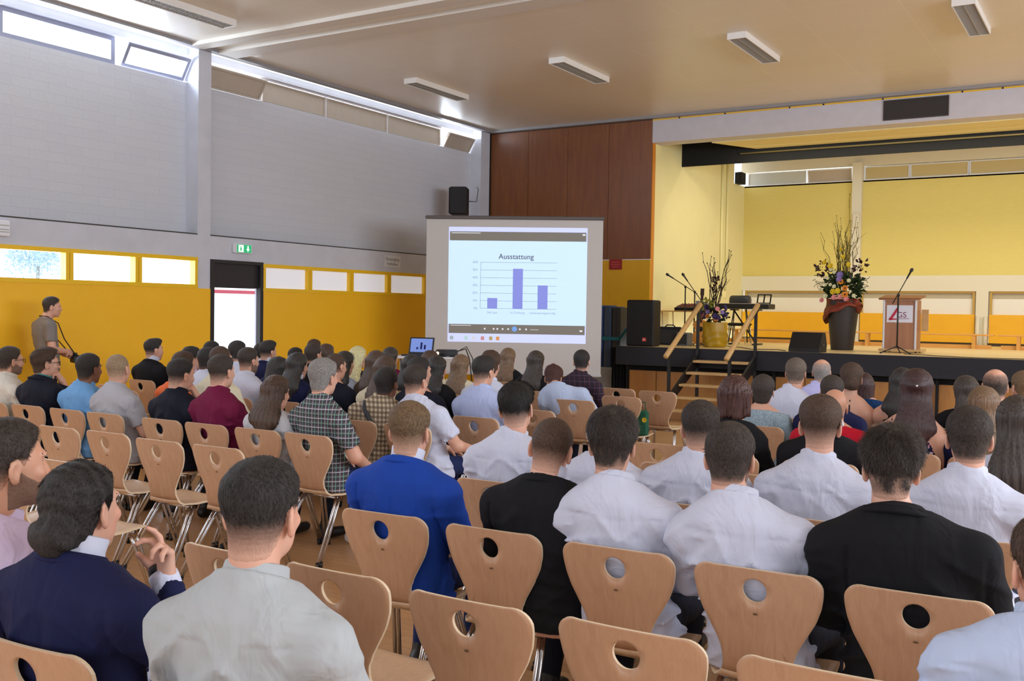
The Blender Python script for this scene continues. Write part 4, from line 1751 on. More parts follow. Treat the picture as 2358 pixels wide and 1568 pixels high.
TOPC = {'pink': (208, 188, 214), 'navy': (24, 28, 66), 'cream': (176, 180, 182), 'paleblue': (184, 198, 226), 'royal': (26, 66, 160), 'black': (19, 19, 24), 'white': (207, 211, 230),
        'ivory': (218, 212, 200), 'darknavy': (22, 25, 40), 'lightblue': (112, 164, 216), 'grey': (176, 176, 184), 'maroon': (112, 22, 62), 'ltgrey': (200, 200, 204), 'orange': (236, 112, 60),
        'beige': (216, 206, 178), 'beige2': (200, 180, 150), 'brownc': (70, 50, 40), 'greyblue': (150, 170, 182), 'oxford': (180, 192, 230), 'red': (190, 20, 44), 'teal': (14, 50, 92),
        'lavender': (196, 196, 244), 'hotpink': (242, 88, 130), 'trousers': (26, 28, 40), 'jeans': (30, 42, 84)}


def cloth_mat(k, knit=False):
    nm = 'cloth_' + k + ('_knit' if knit else '')
    if nm in MATS:
        return MATS[nm]
    m, t = new_mat(nm)
    t.bsdf.inputs['Roughness'].default_value = .85
    t.bsdf.inputs['Specular IOR Level'].default_value = .25

    def lines(axis, period, w, ph=0.0):
        tc = t.n('ShaderNodeTexCoord')
        sp = t.n('ShaderNodeSeparateXYZ')
        t.l(tc.outputs['Object'], sp.inputs[0])
        u_ = sp.outputs[axis] if axis == 2 else t.math('ADD', sp.outputs[0], t.math('MULTIPLY', sp.outputs[1], .8))
        a = t.math('FRACT', t.math('ADD', t.math('DIVIDE', u_, period), ph + 20))
        return t.math('LESS_THAN', a, w)
    if k == 'plaid':
        base = lin((104, 92, 92))
        c = t.mix(lines(2, .030, .5), base, lin((70, 66, 72)))
        c = t.mix(t.math('MULTIPLY', lines(0, .030, .5), .5), c, lin((60, 56, 62)))
        c = t.mix(lines(0, .060, .06), c, lin((120, 186, 168)))
        c = t.mix(lines(0, .060, .055, .45), c, lin((206, 206, 220)))
        c = t.mix(lines(2, .060, .06, .2), c, lin((206, 204, 216)))
        c = t.mix(t.math('MULTIPLY', lines(2, .060, .05, .7), .8), c, lin((110, 176, 158)))
        t.color(c)
    elif k == 'check':
        base = lin((206, 188, 160))
        c = t.mix(t.math('MULTIPLY', lines(0, .036, .5), .6), base, lin((84, 66, 52)))
        c = t.mix(t.math('MULTIPLY', lines(2, .036, .5), .6), c, lin((84, 66, 52)))
        t.color(c)
    elif k == 'darkplaid':
        base = lin((50, 38, 50))
        c = t.mix(lines(0, .06, .08), base, lin((110, 60, 72)))
        c = t.mix(lines(2, .06, .08), c, lin((84, 78, 100)))
        t.color(c)
    elif k == 'greencheck':
        c = t.mix(lines(0, .012, .5), lin((30, 110, 96)), lin((120, 190, 190)))
        c = t.mix(t.math('MULTIPLY', lines(2, .012, .5), .6), c, lin((20, 70, 70)))
        t.color(c)
    elif k == 'floral':
        vo = t.n('ShaderNodeTexVoronoi')
        vo.inputs['Scale'].default_value = 42
        t.l(t.coord(), vo.inputs['Vector'])
        f = t.math('LESS_THAN', vo.outputs['Distance'], .34)
        pet = t.ramp(t.noise(t.coord(), 60, 1), [(.4, lin((226, 130, 150))), (.5, lin((240, 190, 190))), (.62, lin((90, 120, 170)))])
        t.color(t.mix(f, lin((24, 26, 48)), pet))
    elif knit:
        n = t.noise(t.coord(), 150, 2)
        c = lin(TOPC[k])
        t.color(t.ramp(n, [(.4, tuple(x * .7 for x in c[:3]) + (1,)), (.6, tuple(min(1, x * 1.25) for x in c[:3]) + (1,))]))
    else:
        c = lin(TOPC[k])
        n = t.noise(t.coord((1, 1, 1)), 5, 3)
        t.color(t.ramp(n, [(.3, tuple(x * .93 for x in c[:3]) + (1,)), (.7, tuple(min(1, x * 1.04) for x in c[:3]) + (1,))]))
    v = t.coord((1, 1, .55), rot=(0, .5, 0))
    h = t.noise(v, 9, 3, .5, .8)
    t.bump(h, .6 if k not in ('black', 'navy', 'royal', 'darknavy') else .4, .04)
    return m


# ------------------------------------------------------------------ heads
def head_sdf(P, fem=False):
    x, y, z = P
    ax = np.abs(x)
    Q = (ax, y, z)
    skull = ell(P, (0, -.014, .026), (.074, .092, .084))
    d = smin(skull, ell(P, (0, .026, -.012), (.064, .062, .078)), .03)
    d = smin(d, ell(P, (0, .034, -.070), (.050 if fem else .054, .048, .050)), .03)
    d = smin(d, ell(P, (0, .066, -.104), (.020, .018, .016)), .025)
    d = smin(d, rc(P, (0, .086, .004), (0, .101, -.034), .008, .0125), .014)
    d = smin(d, ell(Q, (.012, .093, -.038), (.009, .010, .008)), .008)
    d = smin(d, ell(Q, (.026, .080, .022), (.026, .011, .008)), .014)
    d = smin(d, ell(Q, (.040, .066, -.030), (.020, .018, .016)), .02)
    d = smax(d, -ell(Q, (.032, .094, .002), (.017, .014, .010)), .010)
    d = smin(d, ell(P, (0, .086, -.064), (.022, .010, .006)), .006)
    d = smin(d, ell(P, (0, .084, -.074), (.018, .010, .007)), .006)
    neck = rc(P, (0, -.030, -.05), (0, -.036, -.118), .048 if fem else .056, .048 if fem else .057)
    d = smin(d, neck, .028)
    noears = d
    # ears, turned slightly outward
    ex = (ax - .079) * .94 + (y + .010) * .34
    ey = -(ax - .079) * .34 + (y + .010) * .94
    E_ = (ex, ey, z + .016)
    ear = ell(E_, (0, 0, 0), (.0085, .019, .032))
    ear = smax(ear, -ell(E_, (.007, .002, .002), (.007, .011, .018)), .004)
    lobe = ell(E_, (-.002, .004, -.027), (.007, .010, .010))
    ear = smin(ear, lobe, .008)
    d = smin(d, ear, .006)
    return d, noears, skull, ear


def hair_boundary(P, style):
    """signed: positive inside the region where hair grows"""
    x, y, z = P
    ax = np.abs(x)
    low = np.interp(y.ravel(), [-.12, -.06, -.03, .0, .018, .03, .05, .07, .1], [-.100, -.094, -.062, -.004, -.012, .02, .036, .060, .072]).reshape(y.shape).astype(np.float32)
    return z - low


def hair_parts(style, h, seed, near):
    """returns (V, Q, density) in head coordinates"""
    tall = style in ('quiff', 'curly', 'messy', 'messyl', 'spiky', 'thick')
    lo = [-.125, -.155, -.15]
    hi = [.125, .145, .165 if tall else .15]
    long_ = style in ('long', 'longs', 'longtail', 'halfup', 'bob', 'pixie', 'updo', 'slick')
    if style in ('long', 'longs', 'halfup'):
        lo = [-.155, -.25, -.40]
    elif style == 'bob':
        lo = [-.15, -.19, -.20]
    elif style in ('updo', 'slick'):
        lo = [-.125, -.20, -.17]
    P, o = grid(lo, hi, h)
    x, y, z = P
    _, d0, skull, ear = head_sdf(P)
    B = hair_boundary(P, style)
    top = sstep(-.02, .09, z)
    fr = sstep(-.02, .08, y) * sstep(.03, .09, z)
    prm = {'fade': (.003, .018, .004), 'quiff': (.0035, .020, .020), 'short': (.008, .016, .004), 'buzz': (.0035, .006, .0), 'messy': (.007, .026, .008), 'messyl': (.012, .024, .010),
           'curly': (.012, .026, .008), 'spiky': (.006, .026, .008), 'thick': (.014, .022, .006), 'slickback': (.004, .022, .006), 'bald': (.0025, .0, 0), 'balding': (.008, .004, .0),
           'slick': (.012, .016, .004), 'pixie': (.012, .018, .006), 'long': (.014, .016, .006), 'longs': (.014, .016, .006), 'halfup': (.016, .026, .006), 'bob': (.018, .022, .008), 'updo': (.014, .020, .004)}
    s0, t0, f0 = prm.get(style, prm['short'])
    t = s0 + (t0 - s0) * top + f0 * fr
    if style in ('fade', 'quiff', 'slickback', 'buzz'):
        t = np.minimum(t, .002 + (t0 + f0) * sstep(-.085, .06, z) * 1.0 + 0 * x)
    if style in ('messy', 'curly', 'spiky', 'messyl', 'thick'):
        amp = {'messy': .006, 'curly': .010, 'spiky': .007, 'messyl': .006, 'thick': .004}[style]
        t = t + amp * wave(P, seed, (55, 55, 45), 6) * (.3 + .7 * top)
    edge = sstep(.0, .045, B)
    if style == 'balding':
        t = t - .02 * np.exp(-(((y + .03) / .045) ** 2 + (x / .04) ** 2)) * sstep(.05, .09, z)
    if style == 'bald':
        t = t - .03 * sstep(.02, .05, z)
    t = .0012 + (t - .0012) * edge
    t = t + .0012 * wave(P, seed + 1, (160, 160, 26), 6) * edge * (1 if style not in ('buzz', 'bald') else .2)
    d = d0 - t
    d = smax(d, -B, .006)
    d = np.maximum(d, -(ear - .0045))
    dens = np.clip(t / (.0075 if style not in ('buzz',) else .005), 0, 1)
    if style in ('fade', 'quiff', 'slickback', 'buzz'):
        dens = np.clip(.30 + .8 * sstep(-.085, .02, z) + 0 * d, 0, 1) * np.clip(edge * 1.2 + .1, 0, 1)
    if style == 'bald':
        dens = dens * .4
    if long_:
        dens = np.ones_like(d)
    ang = np.arctan2(x, -(y + .01))
    str_ = (.0030 * np.sin(ang * 30 + 1.5 * np.sin(z * 14 + seed)) + .0018 * np.sin(ang * 61 + 10 * z + seed)) * (1 if h < .009 else .7)
    if style in ('long', 'longs', 'halfup'):
        L = .36 if style != 'longs' else .30
        tt = np.clip((.02 - z) / L, 0, 1)
        w = .086 + .040 * sstep(.1, .75, tt) - .075 * sstep(.7, 1.0, tt)
        cy = -.050 - .085 * sstep(0, .75, tt)
        dp = .058 - .018 * tt
        sh = 0.012 * np.sin(z * 17 + seed) * tt
        k = np.sqrt(((x - sh) / w) ** 2 + ((y - cy) / dp) ** 2)
        cur = (k - 1) * np.minimum(w, dp)
        cur = np.maximum(cur, z - .04)
        cur = smax(cur, -(z + L - .02 + .03 * np.abs(np.sin(x * 70 + seed))), .02)
        d = smin(d, cur, .03) - str_
        if style == 'halfup':
            d = smin(d, ell(P, (0, -.105, .03), (.05, .035, .03)), .02)
        d = np.maximum(d, -ell(P, (0, .11, -.02), (.068, .10, .115)))
    elif style == 'bob':
        k = np.sqrt((x / (.098 + .0 * z)) ** 2 + ((y + .022) / .098) ** 2)
        cur = (k - 1) * .09
        cur = np.maximum(cur, z - .03)
        cur = smax(cur, -(z + .135 + .012 * np.sin(x * 60)), .03)
        d = smin(d, cur, .03) - str_ * 1.2
        d = np.maximum(d, -ell(P, (0, .12, -.03), (.070, .10, .14)))
        d = np.maximum(d, -ell(P, (0, -.04, -.19), (.058, .07, .07)))
    elif style == 'updo':
        d = smin(d, ell(P, (.012, -.115, -.045), (.052, .042, .048)), .018) - .004 * wave(P, seed, (70, 70, 70), 6)
    elif style == 'slick':
        d = d - .003 * wave(P, seed, (30, 130, 130), 5)
        d = smin(d, ell(P, (0, -.112, -.05), (.062, .042, .052)) - .008 * wave(P, seed + 2, (75, 75, 75), 7), .02)
    elif style == 'pixie':
        d = d - str_ * .6
    V, Q = snet(d, o, h)
    ijk = np.clip(np.round((V - o) / h).astype(int), 0, np.array(d.shape) - 1)
    dn = np.broadcast_to(dens, d.shape)[ijk[:, 0], ijk[:, 1], ijk[:, 2]]
    return V, Q, dn


def strands(V, Q, dn, style, seed, N):
    """fine tapering hair strands rooted on the hair surface"""
    g = np.random.default_rng(seed)
    c = V[Q].mean(1)
    e1, e2 = V[Q[:, 1]] - V[Q[:, 0]], V[Q[:, 3]] - V[Q[:, 0]]
    n = np.cross(e1, e2)
    ar = np.linalg.norm(n, axis=1) + 1e-12
    n = n / ar[:, None]
    w = ar * np.clip(dn[Q[:, 0]], 0, 1) ** 2.5
    i = g.choice(len(Q), N, p=w / w.sum())
    p = c[i] + e1[i] * g.uniform(-.5, .5, (N, 1)) + e2[i] * g.uniform(-.5, .5, (N, 1))
    n = n[i]
    crown = np.array([.01, -.07, .105])
    fl = p - crown
    fl[:, 2] -= .05
    sw = np.cross(n, fl)
    fl = fl + sw * .35
    if style in ('slick', 'slickback', 'quiff'):
        fl = np.stack([g.normal(0, .01, N) + p[:, 0] * .2, np.full(N, -.1), -.02 - .9 * np.clip(.04 - p[:, 2], 0, .2)], 1)
        if style == 'quiff':
            fl[:, 1] = np.where(p[:, 1] > .0, -.06, -.06)
    fl -= n * (fl * n).sum(1)[:, None]
    fl /= np.linalg.norm(fl, axis=1)[:, None] + 1e-9
    lift = {'spiky': .55, 'messy': .42, 'curly': .7, 'messyl': .5, 'fade': .26, 'short': .26, 'quiff': .26, 'buzz': .8, 'slick': .07, 'slickback': .10}.get(style, .4)
    jit = {'spiky': .5, 'messy': .5, 'curly': .8, 'messyl': .45, 'slick': .08, 'slickback': .08, 'quiff': .18, 'fade': .26, 'short': .26}.get(style, .35)
    d = fl + n * lift + g.normal(0, jit, (N, 3)) * .5
    d /= np.linalg.norm(d, axis=1)[:, None]
    L0 = {'buzz': .006, 'fade': .020, 'short': .020, 'spiky': .038, 'messy': .030, 'messyl': .03, 'curly': .026, 'quiff': .034, 'slick': .026, 'slickback': .028}.get(style, .018)
    L = (L0 * g.uniform(.5, 1.2, N) * np.clip(.12 + dn[Q[i, 0]] ** 2, 0, 1) * (.3 + .7 * sstep(-.085, .03, p[:, 2])))[:, None]
    side = np.cross(d, n)
    side /= np.linalg.norm(side, axis=1)[:, None] + 1e-9
    wd = (g.uniform(.0006, .0013, N))[:, None]
    segs = []
    for k in range(4):
        t = k / 3
        q = p - n * .002 + d * L * t - n * L * .30 * t * t
        ww = wd * (1 - .8 * t)
        segs += [q - side * ww, q + side * ww]
    VV = np.stack(segs, 1).reshape(-1, 3)
    base = (np.arange(N) * 8)[:, None]
    QQ = np.concatenate([base + np.array([[2 * k, 2 * k + 1, 2 * k + 3, 2 * k + 2]]) for k in range(3)])
    return VV.astype(np.float32), QQ.astype(np.int32)


def hand_mesh(curl, spread=.0, h=.0045, thumb=(.05, .018, .03)):
    """open or curled hand: wrist at the origin, fingers along +Z, palm facing +Y, thumb at +X"""
    P, o = grid((-.065, -.05, -.05), (.085, .115, .20), h)
    d = rc(P, (0, 0, -.05), (0, 0, .01), .026, .025)
    d = smin(d, rc(P, (.018, 0, .02), (.026, 0, .085), .021, .014), .02)
    d = smin(d, rc(P, (-.016, 0, .02), (-.026, 0, .078), .019, .013), .02)
    d = smin(d, rc(P, (.0, 0, .02), (.0, 0, .085), .020, .014), .02)
    xs = (.028, .009, -.010, -.028)
    ln = (.070, .078, .072, .056)
    for i in range(4):
        p = np.array([xs[i], 0, .086 - .004 * abs(i - 1)])
        a = 0
        f = None
        for j, (fr, r) in enumerate(((.42, .0095), (.32, .0085), (.26, .0075))):
            a += curl[i][j]
            q = p + ln[i] * fr * np.array([spread * (1.5 - i) * .25, math.sin(a), math.cos(a)])
            c_ = rc(P, p, q, r, r - .0008)
            f = c_ if f is None else smin(f, c_, .004)
            p = q
        d = smin(d, f, .006)
    t0, t1 = np.array([.024, .006, .018]), np.array(thumb)
    t1_ = t0 + (t1 - t0) * .9
    d = smin(d, rc(P, t0, t1_, .015, .011), .014)
    d = smin(d, rc(P, t1_, t1_ + np.array([.006, .020, .024]), .0105, .0085), .006)
    return snet(d, o, h)


# ------------------------------------------------------------------ figures
def torso_sdf(P, fem, big, k, hox=0.0):
    x, y, z = P
    zz = (.46 + (z - .46) / k).astype(np.float32)
    x = x - hox * .72 * np.clip((zz - .5) / .52, 0, 1)
    zs = [.40, .46, .55, .65, .75, .85, .93, .98, 1.02, 1.055, 1.09]
    w = [.180, .186, .182, .163, .168, .184, .186, .164, .122, .078, .056]
    dd = [.118, .125, .122, .112, .116, .122, .118, .105, .086, .064, .056]
    c = [.02, .02, .012, -.004, -.018, -.026, -.034, -.038, -.040, -.040, -.040]
    if fem:
        w = [.182, .188, .176, .138, .142, .158, .166, .156, .122, .072, .048]
        dd = [.118, .124, .116, .100, .104, .112, .106, .092, .074, .056, .046]
    sc = 1.10 if big else 1.0
    f = lambda a: np.interp(zz.ravel(), zs, a).reshape(zz.shape).astype(np.float32)
    W, D, Cc = f(w) * sc, f(dd) * (1 + (sc - 1) * .6), f(c)
    q = (np.abs(x / W) ** 2.3 + np.abs((y - Cc) / D) ** 2.3) ** (1 / 2.3)
    d = (q - 1) * np.minimum(W, D) * .92
    d = smax(d, zz - 1.075, .02)
    d = np.maximum(d, .42 - zz)
    return d


def lerp3(a, b, t):
    return tuple(a[i] + (b[i] - a[i]) * t for i in range(3))


def make_person(spec, lod, root, chair=True):
    """body, clothes and hair of a seated figure; local origin on the floor under the hips, facing +Y"""
    (pid, hx, X, Yp, zt, sex, byaw, hyaw, pitch, roll, hst, hcol, sk, top, tcol, extra, lab, short) = spec
    ex = set(extra.split())
    fem = sex == 'f'
    seed = abs(sum(ord(ch) * (i + 3) for i, ch in enumerate(pid))) % 9973
    rng = random.Random(seed)
    h = (.0095, .014, .021)[lod]
    hh = (.0055, .008, .0115)[lod]
    k = min(1.06, max(.86, (zt - .46) / .85))
    lean = 'lean' in ex
    big = 'big' in ex
    dxh = hx - X                                   # head offset to the side
    ca, sa = math.cos(R(-byaw)), math.sin(R(-byaw))
    hox, hoy = ca * dxh, sa * dxh                    # into local axes
    hc = Vector((hox, hoy + .0, zt - .127))
    c7 = Vector((hox * .72, -.040 + hoy * .3, .46 + (1.045 - .46) * k))
    if lean:
        hc = Vector((hox, hoy + .05, zt - .127))
        c7 = Vector((hox * .72, -.02, .46 + .57 * k))
    HM = Matrix.Translation(hc) @ Matrix.Rotation(R(hyaw - byaw), 4, 'Z') @ Matrix.Rotation(R(-pitch), 4, 'X') @ Matrix.Rotation(R(-roll), 4, 'Y')
    sw = (.168 if fem else .195) * (1.10 if big else 1)
    zsh = .46 + ((.925 if top in ('blazer', 'coat') else .912) - .46) * k
    sleeves = {'shirt': 'l', 'blazer': 'l', 'coat': 'l', 'sweater': 'l', 'knit': 's', 'polo': 's', 'tee': 's', 'ssshirt': 's', 'strap': '0'}[top]
    grow = {'blazer': .010, 'coat': .013, 'sweater': .008, 'knit': .010}.get(top, .005)
    # joints
    arms = []
    for s in (-1, 1):
        sh = (s * sw + hox * .55, -.052, zsh - s * hox * .12)
        el = (s * (sw + .052) + hox * .3, .045 + rng.uniform(-.02, .03), .46 + (.70 - .46) * k)
        wr = (s * (.085 + rng.uniform(-.02, .03)), .285, .62)
        if 'chinhand' in ex and s == 1:
            el = (.20, .16, .46 + .36 * k)
            wr = tuple(HM @ Vector((.03, .125, -.165)))
        if 'hand' in ex and s == 1:
            el = (.26, .12, .72)
            wr = (.085, .185, .925)
        if 'bend' in ex and s == 1:
            el = (.255, .0, .46 + .25 * k)
            wr = (.20, .20, .66)
        if top == 'ssshirt' and s == 1:
            el = (.275, .02, .46 + .23 * k)
            wr = (.15, .25, .60)
        arms.append((s, sh, el, wr))
    P, o = grid((-.40, -.24, .40), (.40, .40, zt - .10), h)
    x, y, z = P
    T = torso_sdf(P, fem, big, k, hox)
    S = T
    ra = .046 if fem else .054
    U = None
    Fo = None
    for s, sh, el, wr in arms:
        S_sh = rc(P, (s * .075 + hox * .65, -.05, zsh + .070), sh, .050 if not fem else .040, .058 if not fem else .046)
        S = smin(S, S_sh, .05)
        u = rc(P, sh, el, ra + .006, ra - .008)
        U = u if U is None else np.minimum(U, u)
        f_ = rc(P, el, wr, ra - .008, .030 if not fem else .026)
        Fo = f_ if Fo is None else np.minimum(Fo, f_)
    arm_all = smin(U, Fo, .012)
    full = smin(S, arm_all, .042)
    neck = rc(P, tuple(HM @ Vector((0, -.03, -.06))), tuple(c7), .048 if fem else .056, .052 if fem else .062)
    # thighs, shins
    legs = None
    hipz = .535
    Pl, ol = grid((-.30, -.16, 0.03), (.30, .62, .66), max(h, .016))
    for s in (-1, 1):
        hip = (s * .088, .02, hipz)
        kn = (s * (.12 + rng.uniform(-.01, .04)), .425, .505)
        an = (kn[0] + s * .01, .40 + rng.uniform(-.10, .05), .10)
        l_ = smin(rc(Pl, hip, kn, .080, .058), rc(Pl, kn, an, .056, .042), .03)
        l_ = smin(l_, rc(Pl, (0, .03, .535), (hip[0] * .9, .03, hip[2]), .085, .085), .04)
        legs = l_ if legs is None else smin(legs, l_, .02)
        arms.append((s, kn, an))
    # ---------- body: one continuous skin surface under the clothes
    body = smin(full, neck, .03)
    inner = body + (.010 if top != 'strap' else .0)
    if sleeves == 's':
        inner = np.minimum(inner, np.where(z < .46 + .30 * k, arm_all, 1).astype(np.float32))
    if top == 'strap':
        inner = body
    inner = np.maximum(inner, .43 - z)
    parts = [snet(inner, o, h)]
    Ph, oh = grid((-.105, -.125, -.20), (.105, .135, .125), hh)
    D, *_ = head_sdf(Ph, fem)
    hv, hq = snet(D, oh, hh)
    parts.append((xf(hv, HM), hq))
    for a in arms[:2]:
        s, sh, el, wr = a
        fwd = (Vector(wr) - Vector(el)).normalized()
        if ('hand' in ex or 'chinhand' in ex) and s == 1:
            vv, qq = hand_mesh(((.5, .9, .6), (.15, .5, .4), (.9, 1.2, .7), (1.0, 1.2, .7)), .8, .0042 if lod == 0 else .007, (.045, .030, .055))
            z_ = Vector((-.05, .0, 1)).normalized() if 'hand' in ex else (HM.to_3x3() @ Vector((-.15, -.5, 1))).normalized()
            yv = Vector((-.25, -1, .1)) if 'hand' in ex else Vector((-.6, -.6, .2))
            y_ = (yv - yv.dot(z_) * z_).normalized()
        else:
            vv, qq = hand_mesh(((.35, .5, .4), (.35, .5, .4), (.4, .5, .4), (.4, .55, .4)), .3, (.007, .009, .012)[lod])
            z_ = (fwd + Vector((0, .4, -.15))).normalized()
            yv = Vector((0, .1, -1))
            y_ = (yv - yv.dot(z_) * z_).normalized()
        x_ = y_.cross(z_)
        MM = Matrix((x_, y_, z_)).transposed().to_4x4()
        MM.translation = Vector(wr)
        vv = xf(vv, MM)
        if x_.x * s > 0 and False:
            qq = qq[:, ::-1]
        parts.append((vv, qq))
    V, Q = jn(parts)
    bo = link('body', np_mesh('body', V, Q, skin_mat(sk)), root)
    # ---------- garment
    if top in ('shirt', 'ssshirt', 'polo', 'blazer', 'coat', 'sweater', 'tee', 'knit', 'strap'):
        ze = .46 + .26 * k
        if sleeves == 'l':
            G = smin(full, neck, .03)
        elif sleeves == 's':
            cut = None
            for s, sh, el, wr in arms[:2]:
                u = rc(P, sh, lerp3(sh, el, .80), ra + .014, ra + .012)
                a, b_ = np.array(sh), np.array(el)
                dd = (b_ - a) / np.linalg.norm(b_ - a)
                m_ = lerp3(sh, el, .72)
                u = np.maximum(u, (x - m_[0]) * dd[0] + (y - m_[1]) * dd[1] + (z - m_[2]) * dd[2])
                cut = u if cut is None else np.minimum(cut, u)
            G = smin(smin(S, neck, .03), cut, .03)
        else:
            G = T
        fold = 0
        if lod < 2:
            amp = {'shirt': .013, 'ssshirt': .011, 'polo': .009, 'blazer': .0065, 'coat': .009}.get(top, .007)
            g_ = np.random.default_rng(seed)
            wob_ = wave(P, seed, (7, 7, 7), 4)
            wob2 = wave(P, seed + 5, (9, 9, 9), 4)

            def ridge(ph, p_):
                return (1 - np.abs(np.sin(ph))) ** p_
            mask = sstep(-.35, .5, wave(P, seed + 3, (9, 9, 9), 4))
            mask2 = sstep(-.3, .5, wave(P, seed + 13, (9, 9, 9), 4))
            low = 1 - sstep(.46 + .30 * k, .46 + .45 * k, z)
            armw = sstep(.13, .20, np.abs(x))
            dia = ridge(np.abs(x) * 17 + z * 24 + 1.3 * wob_ + g_.uniform(0, 3), 2.2)
            dia2 = ridge(-np.abs(x) * 20 + z * 15 + 1.5 * wob2 + g_.uniform(0, 3), 2.2)
            hor = ridge(z * 40 + 2.0 * wob2 + np.abs(x) * 6, 2.0)
            ver = ridge(x * 27 + 1.6 * wob_, 2.2)
            fold = amp * (1.0 * dia * mask + .8 * dia2 * mask2 * (1 - armw) + .9 * hor * low * mask2 + .55 * ver * mask * (1 - armw) * (1 - .6 * low) + .9 * hor * armw * mask2) - amp * .5
            fold = fold * (1 - sstep(.46 + .46 * k, .46 + .53 * k, z))
            if top in ('shirt', 'ssshirt'):
                zy = .46 + (.935 - .46) * k
                zq = z - .05 * np.abs(x) - zy
                bk = (y < 0) * (np.abs(x) < .24)
                fold = fold + bk * (.0018 * sstep(-.006, .006, zq) - .0032 * np.exp(-((zq + .006) / .005) ** 2))
                seam = np.abs(x) - sw * .93 - .02 * np.sin((z - zsh) * 20)
                fold = fold - .002 * np.exp(-(seam / .006) ** 2) * (z < zsh + .04) * (z > zsh - .17)
            if top in ('blazer', 'coat'):
                fold = fold - .004 * np.exp(-(x / .004) ** 2) * (y < 0)
                for s in (-1, 1):
                    fold = fold - .004 * np.exp(-((np.abs(x) - sw + .012 - .02 * (z - zsh)) / .006) ** 2) * (z < zsh + .03)
        G = G - grow - fold
        neckline = .46 + (1.045 - .46) * k
        if top == 'strap':
            band = z - (.46 + .42 * k) - .16 * np.abs(x) * (y < 0)
            Gs = np.maximum(G, band)
            for s in (-1, 1):
                st_ = np.maximum(np.abs(x - s * .085) - .011, z - (neckline - .02))
                Gs = np.minimum(Gs, np.maximum(S - .006, np.maximum(st_, .46 + .35 * k - z)))
            G = Gs
        else:
            nl = {'tee': -.03, 'knit': -.055, 'sweater': -.012}.get(top, .014)
            G = np.maximum(G, (z - neckline - nl) + (y + .04) * .45)
        if 'hand' in ex:
            pass
        G = np.maximum(G, .455 - z)
        m = cloth_mat(tcol, top == 'knit')
        if lean or abs(hox) > .2:
            pass
        gv, gq = snet(G, o, h)
        nm = {'shirt': 'shirt', 'ssshirt': 'shirt', 'polo': 'polo_shirt', 'blazer': 'jacket', 'coat': 'jacket', 'sweater': 'top', 'tee': 't_shirt', 'knit': 'knit_top', 'strap': 'dress'}[top]
        go = link(nm, np_mesh(nm, gv, gq, m), root)
        if top in ('shirt', 'ssshirt', 'polo', 'blazer', 'coat'):
            def collar(name, r0, hgt, flare, mm, zoff, par, thick=.006, n=36):
                pr = [(r0, zoff - .012), (r0 - .002, zoff + hgt), (r0 + .003, zoff + hgt + .004), (r0 + .008, zoff + hgt), (r0 + flare * .55, zoff + hgt * .45), (r0 + flare, zoff - .004), (r0 + flare - .008, zoff - .012)]
                b = MB()
                tilt = Matrix.Translation(c7 + Vector((0, .012, 0))) @ Matrix.Rotation(R(-20), 4, 'X')
                vs, fs = [], []
                for r_, zz_ in pr:
                    for q in range(n):
                        a = 2 * PI * q / n + PI / 2
                        fx = 1 if zz_ > zoff + hgt * .3 else 1.05
                        vs.append(tilt @ Vector((r_ * fx * math.cos(a), (r_ * .98) * math.sin(a), zz_)))
                for i in range(len(pr)):
                    j_ = (i + 1) % len(pr)
                    for q in range(n):
                        w_ = (q + 1) % n
                        fs.append((i * n + q, i * n + w_, j_ * n + w_, j_ * n + q))
                b.add(vs, fs, 0, True)
                return b.build(name, mm, par)
            nr = .054 if fem else .064
            if top in ('blazer', 'coat'):
                if 'scarf' in ex:
                    collar('shirt_collar', nr + .002, .030, .012, cloth_mat('greencheck'), .004, root)
                elif top == 'blazer':
                    collar('shirt_collar', nr + .000, .058, .010, cloth_mat('white'), .0, root)
                collar('jacket_collar', nr + .008, .020 if top == 'blazer' else .030, .030 if top == 'blazer' else .048, m, -.008, go)
            else:
                collar('collar', nr + .001, .036 if top != 'polo' else .026, .020, m, -.004, go)
        if sleeves == 'l' and lod == 0:
            for s, sh, el, wr in arms[:2]:
                a, b_ = Vector(el), Vector(wr)
                d = (b_ - a).normalized()
                q = d.to_track_quat('Z', 'Y').to_matrix().to_4x4()
                b = MB()
                cm = m if top == 'shirt' else cloth_mat('white')
                off = -.02 if top == 'shirt' else .0
                b.lathe([(.040, off - .04), (.041, off), (.040, off + .018), (.034, off + .018), (.033, off - .02)], 20, M=Matrix.Translation(b_) @ q)
                b.build('cuff', cm, go)
    # ---------- trousers and shoes
    tv, tq = snet(legs, ol, max(h, .016))
    tm = cloth_mat('jeans' if pid in ('navy', 'whitepolo', 'plaid', 'royal') else 'trousers')
    link('trousers' if not fem else 'trousers', np_mesh('trousers', tv, tq, tm), root)
    for s, kn, an in arms[2:]:
        Ps, os_ = grid((an[0] - .08, an[1] - .09, 0.0), (an[0] + .08, an[1] + .24, .16), .014)
        f = rc(Ps, (an[0], an[1] - .03, .045), (an[0] + s * .015, an[1] + .15, .036), .043, .036)
        f = smin(f, rc(Ps, (an[0], an[1], .12), (an[0], an[1] - .01, .05), .042, .042), .02)
        f = smax(f, .004 - Ps[2], .004)
        sv, sq = snet(f, os_, .014)
        link('shoe', np_mesh('shoe', sv, sq, mat('white_shoe', (214, 214, 216), .6) if pid == 'plaid' else mat('dark_shoe', (24, 22, 22), .4)), root)
